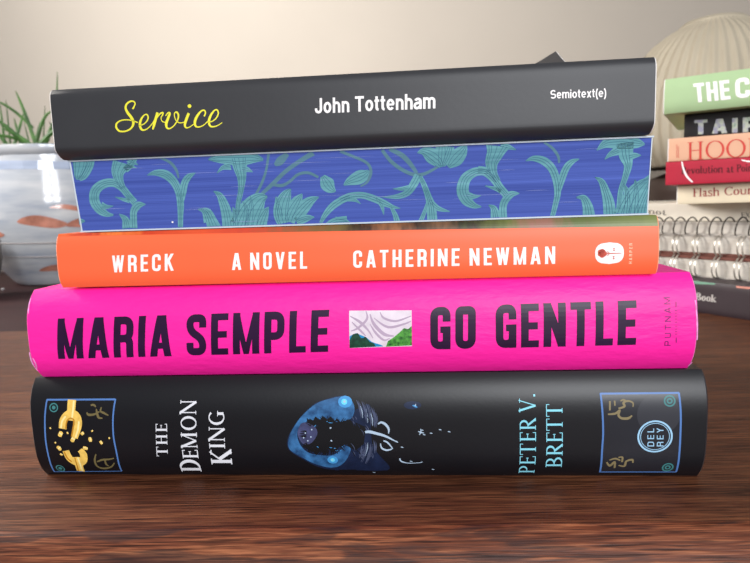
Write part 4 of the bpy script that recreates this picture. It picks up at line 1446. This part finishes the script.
r = book_root('black', 'paperback_book', 'black paperback with yellow script title and lifted cover corner, topmost of the front stack', STACK)
cv = case('black', r, [black, white_edge], board=.45, edge=0.35, inset=0.5, lift=curl)
pages('black', r, paper, .5, 0.5, .8)
yellow = mat('yellow ink', (240, 232, 60), rough=.5)
p = Print('black', 0.08)
for st in (
    [(-74.04,16.2,0.77),(-73.3,17.24,0.56),(-72.97,18.18,0.51),(-73.67,18.87,0.56),(-74.96,18.75,0.69),(-76.2,17.86,0.77),(-76.57,16.56,0.9),(-75.94,14.98,1.09),(-74.8,13.37,1.15),(-74.17,11.78,1.09),(-74.55,10.35,0.83),(-75.81,9.2,0.64),(-77.79,8.63,0.58),(-79.71,8.89,0.71),(-80.63,10.14,0.83),(-80.38,11.46,0.71),(-79.01,12.36,0.51),(-76.92,12.62,0.45),(-74.64,12.28,0.45),(-72.53,11.46,0.45)],
    [(-72.23,10.37,0.37),(-70.53,10.77,0.38),(-69.17,11.79,0.51),(-68.55,13.08,0.58),(-68.97,14.05,0.5),(-70.01,13.86,0.5),(-71.29,12.36,0.87),(-71.84,10.47,1.03),(-71.32,9.0,0.81),(-70.06,8.83,0.51),(-68.58,9.6,0.38),(-67.05,11.09,0.38),(-65.89,12.83,0.38)],
    [(-64.98,14.58,1.03),(-65.78,12.59,1.09),(-66.59,10.47,1.03),(-67.24,8.82,0.64)],
    [(-66.57,10.71,0.38),(-65.39,12.69,0.38),(-63.99,14.18,0.56),(-63.09,14.37,0.71),(-63.28,13.55,0.5),(-63.86,12.74,0.38),(-63.57,11.53,0.37),(-62.34,11.0,0.37)],
    [(-62.16,13.26,0.37),(-61.19,14.28,0.5),(-60.58,14.02,0.9),(-61.34,12.38,1.06),(-62.12,10.63,1.09),(-61.98,9.18,0.77),(-60.85,8.89,0.5),(-59.25,9.9,0.44),(-57.84,11.74,0.58),(-57.46,13.39,0.71),(-58.02,14.37,0.64),(-58.8,14.05,0.44),(-58.89,12.87,0.37),(-58.37,11.41,0.37),(-57.16,10.64,0.37),(-55.63,10.81,0.37)],
    [(-53.64,13.81,1.03),(-54.53,12.07,1.09),(-55.3,10.2,1.03),(-55.14,9.0,0.64),(-54.0,8.94,0.37),(-52.16,9.93,0.37)],
    [(-48.2,12.49,0.62),(-47.62,13.53,0.56),(-47.93,14.49,0.56),(-49.07,14.31,0.62),(-50.56,12.83,0.94),(-51.58,10.98,1.09),(-51.56,9.43,0.81),(-50.47,8.9,0.5),(-48.67,9.42,0.37),(-47.07,10.65,0.37)],
    [(-47.1,10.3,0.38),(-45.31,10.69,0.37),(-43.86,11.69,0.5),(-43.01,13.19,0.56),(-43.3,14.39,0.55),(-44.31,14.32,0.56),(-45.66,12.84,0.87),(-46.55,10.87,1.0),(-46.29,9.19,0.75),(-45.07,8.78,0.5),(-43.41,9.18,0.37),(-41.85,10.06,0.31)],
):
    p.ribbon([(u, z, w * .88) for u, z, w in st], None, 0, step=.4)
p.disc(*[(-53.21,16.22)][0], .66)
p.done('title_lettering', yellow, cv)
p = Print('black', 0.08)
p.text('John', [(-8.76,11.57),(3.22,11.48),(-8.6,16.66)], grot, a=.165, gap=.10)
p.text('Tottenham', [(5.23,11.52),(32.64,11.35),(5.35,16.64)], grot, a=.165, gap=.085)
p.done('author_lettering', white_ink, cv)
p = Print('black', 0.08)
p.text('Semiotext(e)', [(70.85,12.64),(88.86,12.33),(70.8,15.42)], grot, a=.15, gap=.09)
p.done('publisher_lettering', white_ink, cv)

# ------------------------------------------------------------------ stack behind, at the right
RS = 'books in the stack by the lamp'


def back_book(key, name, label, cm, board=.6, inset=.3, em=None):
    rt = book_root(key, name, label, RS)
    c = case(key, rt, [cm, em or white_edge], board=board, edge=.6, inset=inset)
    pages(key, rt, paper, board + .1, 1.0, board + .5)
    return rt, c


m = mat('dark brown jacket', (50, 38, 44), rough=.5, var=.08)
rt, cv = back_book('handbook', 'hardback_book', 'dark brown book lying on the table at the foot of the rear stack', m, 2.4, em=m)
p = Print('handbook', .15)
p.text('Book', [(49.35,10.91),(67.03,10.9),(49.6,17.08)], roman, a=.18, gap=.06)
p.done('title_lettering', mat('dim white ink', (190, 184, 180), rough=.5), cv)
p = Print('handbook', .15)
p.fill([(44.62,26.74),(65.38,26.53),(65.61,25.52),(46.41,24.05),(45.1,24.39)], 0, .15, .2)
p.fill([(81.86,26.48),(98.37,26.55),(98.67,25.07),(82.75,24.79)], 1, .15, .2)
p.done('printed_bands', [mat('dull green ink', (92, 140, 116), rough=.5), mat('salmon ink', (196, 122, 104), rough=.5)], cv)

wire_light = mat('pale steel wire', (196, 190, 180), rough=.32, metallic=.75, var=.05)
wire_dark = mat('dark steel wire', (84, 78, 72), rough=.35, metallic=.8, var=.05)
note_paper = mat('grey white note paper', (210, 204, 195), rough=.8, spec=.1, var=.08, scale=700, stretch=(.03, .03, 1))
kraft = mat('brown board', (112, 66, 56), rough=.7, var=.12, scale=200)
card = mat('grey card cover', (196, 190, 182), rough=.6)


def notebook(key, label, cat, pitch, twin, rad, wr, wm, cover_m, cover_t=(1.4, 1.6)):
    b = SPEC[key]
    T, D, Lh = b['T'], b['D'], b['L'] / 2
    rt = thing('spiral_notebook', label, cat, tuple(v * MM for v in b['loc']), (0, 0, R(b['yaw'])), 'wire bound notebooks in the rear stack')
    bm = bmesh.new()
    bk = cover_t[0]
    add_box(bm, -Lh * MM, Lh * MM, 0, D * MM, 0, bk * MM)
    finish('back_cover', bm, cover_m[0], rt, 0)
    bm = bmesh.new()
    add_box(bm, (-Lh + 2) * MM, (Lh - 2) * MM, 1.0 * MM, (D - 2) * MM, bk * MM, (T - cover_t[1]) * MM)
    finish('page_block', bm, note_paper, rt, 0)
    bm = bmesh.new()
    add_box(bm, -Lh * MM, Lh * MM, 0, D * MM, (T - cover_t[1]) * MM, T * MM)
    finish('front_cover', bm, cover_m[1], rt, 0)
    bm = bmesh.new()
    cz = T / 2
    if twin:
        n = int((2 * Lh - 16) / pitch)
        for k in range(n + 1):
            u = -Lh + 8 + k * pitch
            for du in (-1.6, 1.6):
                pts = []
                for i in range(20):
                    a = 2 * PI * i / 20
                    pts.append(Vector((u + du * (1 + .18 * math.cos(a)), 1.6 - rad * .85 * math.cos(a), cz + rad * math.sin(a))) * MM)
                tube(bm, pts, wr * MM, 7, True)
        nm = 'wire_comb'
    else:
        pts = []
        n = int((2 * Lh - 16) / pitch)
        for i in range(n * 20 + 1):
            a = 2 * PI * i / 20
            pts.append(Vector((-Lh + 8 + pitch * i / 20, 1.4 - rad * .8 * math.cos(a), cz + 2.3 + rad * math.sin(a))) * MM)
        tube(bm, pts, wr * MM, 7)
        nm = 'wire_coil'
    finish(nm, bm, wm, rt)
    return rt


notebook('lower', 'wire bound notebook with pale double loops lying on the dark brown book', 'notebook', 18.0, True, 9.1, .75, wire_light, (card, kraft), (1.2, 2.8))
notebook('upper', 'wire bound notebook with double loops, between the other two wire bound notebooks', 'notebook', 18.0, True, 8.8, .75, wire_light, (kraft, card), (2.6, 1.2))
notebook('coil', 'thin notebook with dark steel coil, under the broad white book', 'notebook', 10.2, False, 7.4, .62, wire_dark, (card, card))

m = mat('off white jacket', (240, 234, 222), rough=.6, var=.03)
rt, cv = back_book('white', 'paperback_book', 'off white book with small grey letters, resting on the coil bound notebook', m, .8)
grey_ink = mat('grey ink', (120, 112, 104), rough=.5)
p = Print('white', .15)
p.text('EX', [(51.58,2.9),(58.57,2.64),(51.41,7.24)], roman, a=.13, gap=.1)
p.done('corner_lettering', grey_ink, cv)
p = Print('white', .15)
p.text('not', [(-26.84,6.86),(-10.66,5.2),(-26.98,11.97)], roman, a=.15, gap=.1)
p.done('spine_lettering', grey_ink, cv)

m = mat('cream jacket', (226, 212, 184), rough=.6, var=.03)
rt, cv = back_book('cream', 'paperback_book', 'thin cream book with reddish brown title, under the crimson book', m, .6)
p = Print('cream', .15)
p.text('Flash', [(-90.09,5.53),(-71.59,5.72),(-90.32,12.36)], roman, a=.14, gap=.06)
p.text('Count', [(-68.13,5.81),(-45.45,6.22),(-68.4,12.47)], roman, a=.14, gap=.06)
p.done('title_lettering', mat('brown red ink', (156, 74, 66), rough=.5), cv)

m = mat('crimson jacket', (178, 36, 58), rough=.55, var=.04)
rt, cv = back_book('red', 'paperback_book', 'crimson book with dark title and a curved white line, under the peach book', m, .6, em=m)
p = Print('red', .15)
p.text('Revolution', [(-91.37,8.12),(-63.12,7.78),(-91.56,13.93)], roman, a=.14, gap=.06)
p.text('at', [(-60.88,7.65),(-56.06,7.58),(-61.09,12.82)], roman, a=.14, gap=.06)
p.text('Point', [(-54.23,7.68),(-41.93,7.58),(-54.46,13.24)], roman, a=.14, gap=.06)
p.done('title_lettering', mat('dark maroon ink', (74, 16, 26), rough=.5), cv)
p = Print('red', .2)
p.ribbon([(-91.3,17.92,0.8),(-89.9,12.04,1.19),(-87.33,6.11,1.39),(-83.23,1.45,0.98)], None, 0)
p.done('white_swash', white_ink, cv)
p = Print('red', .2)
p.ribbon([(-51.31,16.43,0.73),(-48.01,15.35,1.07),(-44.75,14.71,1.07)], None, 0)
p.done('white_swash', white_ink, cv)

m = mat('peach jacket', (222, 172, 142), rough=.55, var=.03)
rt, cv = back_book('peach', 'paperback_book', 'peach book with tall thin red capitals, under the small black book', m, .6)
p = Print('peach', .15)
p.text('HOOK', [(-89.23,0.37),(-37.58,-0.34),(-89.67,14.01)], roman, a=.10, gap=.07)
for q in ([(-96.44,2.64),(-96.76,12.85)], [(-95.24,2.56),(-95.52,11.42)]):
    p.ribbon(q, .35)
p.done('title_lettering', mat('red ink', (206, 66, 58), rough=.5), cv)

m = mat('small black jacket', (26, 24, 26), rough=.5, var=.05)
rt, cv = back_book('slim', 'paperback_book', 'small black book with shiny patterned capitals, under the pale green book', m, .6, em=m)
p = Print('slim', .15)
p.text('TAIPEI', [(-90.22,2.05),(-30.98,-0.53),(-90.6,12.98)], goth, a=.24, cw=.62, gap=.22)
foil = ramp_mat('patterned foil', [(0, (150, 150, 170)), (.3, (190, 196, 176)), (.45, (120, 150, 140)), (.6, (214, 200, 160)), (.8, (150, 130, 150)), (1, (200, 210, 214))], 0, -.1, .1, 1.6, 260, .35)
p.done('title_lettering', foil, cv)

m = mat('pale green jacket', (168, 194, 148), rough=.5, var=.03)
rt, cv = back_book('green', 'paperback_book', 'pale green book with bold white capitals, topmost of the stack by the lamp', m, .8)
p = Print('green', .15)
p.text('THE', [(-84.47,6.07),(-61.44,5.71),(-86.11,20.11)], goth, a=.20, cw=.56, gap=.10)
p.text('CAN', [(-58.25,5.72),(-28.07,5.44),(-59.55,20.06)], goth, a=.20, cw=.62, gap=.08)
p.done('title_lettering', white_ink, cv)

# ------------------------------------------------------------------ lamp
shade_m = mat('pleated cream shade', (180, 169, 149), rough=.7, spec=.2, var=.04, scale=20)
base_m = mat('dark lamp base', (62, 46, 40), rough=.45, var=.1)
lamp = thing('table_lamp', 'ribbed cream dome table lamp standing behind the rear stack of books', 'lamp', (0.520, 0.885, 0.0))
bm = bmesh.new()
lathe(bm, [(0, 0), (.084, 0), (.087, .004), (.087, .010), (.083, .016), (.082, .10), (.084, .112), (.080, .122), (.060, .130), (.030, .138), (.018, .150), (.012, .18), (.012, .22), (0, .22)], 64)
finish('base', bm, base_m, lamp)
bm = bmesh.new()
outer = [(.112, .140), (.126, .156), (.135, .182), (.138, .212), (.133, .242), (.121, .272), (.104, .298), (.083, .320), (.062, .335), (.048, .3425), (.047, .3445)]
inner = [(r_ - .003, z_ - .002) for r_, z_ in reversed(outer)]
full = outer + inner + [outer[0]]
lathe(bm, full, 456, rib=.013, nrib=57)
shade = finish('lamp_shade', bm, shade_m, lamp, 60)
bm = bmesh.new()
lathe(bm, [(.0465, .3415), (.046, .3460), (.041, .3500), (.032, .3525), (.012, .3530), (.012, .3510), (.032, .3505), (.0395, .3480), (.043, .3420), (.0465, .3415)], 64)
finish('shade_collar', bm, shade_m, lamp)
bm = bmesh.new()
tube(bm, [(0, 0, .22), (0, 0, .349)], .004, 10)
for k in range(3):
    a = 2 * PI * k / 3
    tube(bm, [(0, 0, .341), (.0435 * math.cos(a), .0435 * math.sin(a), .344)], .0015, 8)
finish('shade_carrier', bm, base_m, lamp)

# ------------------------------------------------------------------ plant pot, left
glaze = mat('blue white glaze', (150, 158, 172), rough=.14, spec=.5, var=.12, scale=22, stretch=(.5, .5, 2.4), coat=.22, rgb2=(196, 196, 196))
rust = mat('rust brush glaze', (176, 118, 100), rough=.2, spec=.5, var=.3, scale=70, coat=.6)
band = mat('blue grey glaze', (150, 160, 180), rough=.2, spec=.5, var=.15, scale=40, coat=.6, stretch=(.4, .4, 3))
clay = mat('bare grey clay', (150, 142, 140), rough=.5, var=.1)
soil_m = mat('dark soil', (52, 38, 30), rough=.95, var=.4, scale=300, bump=1.0, bump_scale=300)
leaf_m = mat('leaf green', (42, 80, 34), rough=.45, spec=.4, var=.3, scale=60, rgb2=(78, 116, 56))
PC = Vector((-0.492, 0.905, 0.0))
pot = thing('potted_plant', 'spiky green plant in a blue white glazed pot, left of the front stack', 'potted plant', PC)
PROF = [(0, 0), (.068, 0), (.073, .003), (.078, .010), (.090, .026), (.107, .050), (.119, .078), (.1235, .105), (.1225, .135), (.1190, .160), (.1150, .182), (.1145, .187),
        (.1185, .191), (.1205, .196), (.1195, .2005), (.1145, .2015), (.1105, .197), (.1085, .184), (.110, .150), (.103, .08), (0, .06)]


def pot_r(z):
    for (r0, z0), (r1, z1) in zip(PROF[2:11], PROF[3:12]):
        if z0 <= z <= z1:
            return r0 + (r1 - r0) * (z - z0) / (z1 - z0)
    return .1


bm = bmesh.new()
lathe(bm, PROF, 96)
pb = finish('pot', bm, glaze, pot, 40)


def pot_mark(name, a0, a1, z, hgt, m, wob=0.0):
    bm = bmesh.new()
    N = 20
    top, mid, bot = [], [], []
    for i in range(N + 1):
        t = i / N
        a = R(a0 + (a1 - a0) * t)
        s = math.sin(PI * t) ** .6 * hgt / 2
        zc = z + wob * (t - .5) + .002 * math.sin(5 * t)
        for lst, zz in ((top, zc + s), (mid, zc), (bot, zc - s)):
            rr = pot_r(zz) + .0005
            lst.append(bm.verts.new((rr * math.cos(a), rr * math.sin(a), zz)))
    for i in range(N):
        for A_, B_ in ((bot, mid), (mid, top)):
            if (A_[i].co - B_[i].co).length + (A_[i + 1].co - B_[i + 1].co).length > 1e-5:
                bm.faces.new((A_[i], A_[i + 1], B_[i + 1], B_[i]))
    return finish(name, bm, m, pb, 0)


for a0, a1, z, hg, w in ((272, 302, .094, .016, -.004), (300, 328, .090, .014, .004), (222, 262, .084, .017, -.006), (292, 316, .112, .007, -.003), (274, 312, .026, .010, .004),
                         (160, 200, .095, .016, 0), (20, 60, .09, .016, 0), (90, 130, .095, .015, 0), (335, 360, .11, .01, .003)):
    pot_mark('brush_mark', a0, a1, z, hg, rust, w)
pot_mark('blue_band', 180, 360, .172, .012, band)
bm = bmesh.new()
for zz in (.066, .046):
    rr = pot_r(zz) + .0002
    tube(bm, [(rr * math.cos(2 * PI * i / 64), rr * math.sin(2 * PI * i / 64), zz + .002 * math.sin(2 * PI * i / 64 * 2)) for i in range(64)], .0009, 6, True)
finish('throwing_line', bm, clay, pb)
bm = bmesh.new()
lathe(bm, [(0, .186), (.06, .187), (.100, .184), (.1095, .180)], 48)
finish('soil', bm, soil_m, pot)


def leaf(base, tip, width, sag, mid=None):
    b0, t0 = Vector(base), Vector(tip)
    bm = bmesh.new()
    N = 14
    prev = None
    d = t0 - b0
    side = d.cross(Vector((0, 1, 0)))
    side = side.normalized() if side.length > 1e-4 else Vector((1, 0, 0))
    for i in range(N + 1):
        t = i / N
        c = b0 + d * t + Vector((0, 0, 1)) * sag * math.sin(PI * t)
        if mid:
            c += Vector(mid) * math.sin(PI * t)
        w = width * (0.75 + .5 * t) * (1 - t) ** .55 if t > .25 else width * .8
        w = max(w, .0004)
        row = [bm.verts.new(c + side * w), bm.verts.new(c + Vector((0, .25 * w + .0006, 0))), bm.verts.new(c - side * w), bm.verts.new(c + Vector((0, -.5 * w - .0006, 0)))]
        if prev:
            for k in range(4):
                bm.faces.new((prev[k], prev[(k + 1) % 4], row[(k + 1) % 4], row[k]))
        else:
            bm.faces.new(row)
        prev = row
    bm.faces.new(prev)
    bmesh.ops.recalc_face_normals(bm, faces=bm.faces[:])
    return finish('leaf', bm, leaf_m, pot, 60)


def rel(q):
    return Vector(q) - PC


# blades seen against the wall: tip and foot of each
for tip, foot, wd, sag in (
    ([(-0.4703,0.9,0.3185)][0], [(-0.4869,0.9,0.2029)][0], .0028, 0),
    ([(-0.5255,0.88,0.2889)][0], [(-0.5094,0.89,0.2059)][0], .0040, .006),
    ([(-0.5684,0.89,0.2807)][0], [(-0.5176,0.9,0.2373)][0], .0030, .006),
    ([(-0.5284,0.9,0.2617)][0], [(-0.5441,0.89,0.2103)][0], .0036, 0),
    ([(-0.5598,0.91,0.2824)][0], [(-0.5618,0.91,0.2129)][0], .0018, 0),
    ([(-0.5636,0.9,0.2749)][0], [(-0.5641,0.9,0.212)][0], .0026, 0),
    ([(-0.5062,0.92,0.273)][0], [(-0.5167,0.92,0.2121)][0], .0016, 0),
    ([(-0.48,0.89,0.2598)][0], [(-0.5163,0.9,0.2101)][0], .0038, .012),
    ([(-0.5499,0.86,0.2478)][0], [(-0.5172,0.88,0.2053)][0], .0050, .004),
    ([(-0.5592,0.86,0.2224)][0], [(-0.5278,0.88,0.2175)][0], .0030, .003),
    ([(-0.5479,0.93,0.2516)][0], [(-0.543,0.93,0.214)][0], .0016, 0),
    ([(-0.4786,0.91,0.2613)][0], [(-0.5099,0.91,0.2078)][0], .0050, .004),
    ([(-0.6085,0.93,0.2508)][0], [(-0.5719,0.92,0.2142)][0], .0040, .004),
    ([(-0.4558,0.88,0.2383)][0], [(-0.5077,0.89,0.2074)][0], .0050, .004),
    ([(-0.5463,0.87,0.2346)][0], [(-0.4998,0.87,0.2008)][0], .0046, .004),
    ([(-0.5691,0.94,0.26)][0], [(-0.5562,0.93,0.2114)][0], .0034, .0),
    ([(-0.5282,0.94,0.2522)][0], [(-0.537,0.93,0.2107)][0], .0034, .0),
):
    leaf(rel(foot), rel(tip), wd, sag)
for k in range(16):
    a = R(-70 + 150 * k / 15)
    bx, by = .02 + .05 * math.cos(a), .05 * math.sin(a)
    leaf((bx, by, .184), (bx + rnd.uniform(.03, .07) * math.cos(a), by + .07 * math.sin(a), .184 + rnd.uniform(.03, .055)), .004, .008)

# ------------------------------------------------------------------ dark bowl and a bead at the left edge
bronze = mat('dark bronze', (120, 110, 102), rough=.35, metallic=.7, var=.3, scale=200, bump=.6, bump_scale=220)
bowl = thing('bowl', 'small dark ridged metal bowl at the left edge in front of the plant pot', 'bowl', (-0.532, 0.735, 0.0))
bm = bmesh.new()
lathe(bm, [(0, 0), (.018, 0), (.020, .003), (.030, .014), (.038, .032), (.0415, .050), (.0415, .066), (.040, .072), (.0385, .072), (.039, .060), (.036, .036), (.027, .016), (0, .006)], 72, rib=.012, nrib=24)
finish('body', bm, bronze, bowl)
bm = bmesh.new()
tube(bm, [(.0415 * math.cos(2 * PI * i / 48), .0415 * math.sin(2 * PI * i / 48), .072) for i in range(48)], .0014, 8, True)
finish('rim', bm, wire_dark, bowl)
bm = bmesh.new()
bmesh.ops.create_uvsphere(bm, u_segments=20, v_segments=12, radius=.0022)
for v in bm.verts:
    v.co.z = v.co.z * .8 + .00176
o = finish('bead', bm, mat('white glass bead', (236, 236, 240), rough=.15, spec=.6), None, 180)
o.location = (-0.5295, 0.799, 0)
tag(o, 'tiny white bead lying on the table in front of the plant pot', 'bead')
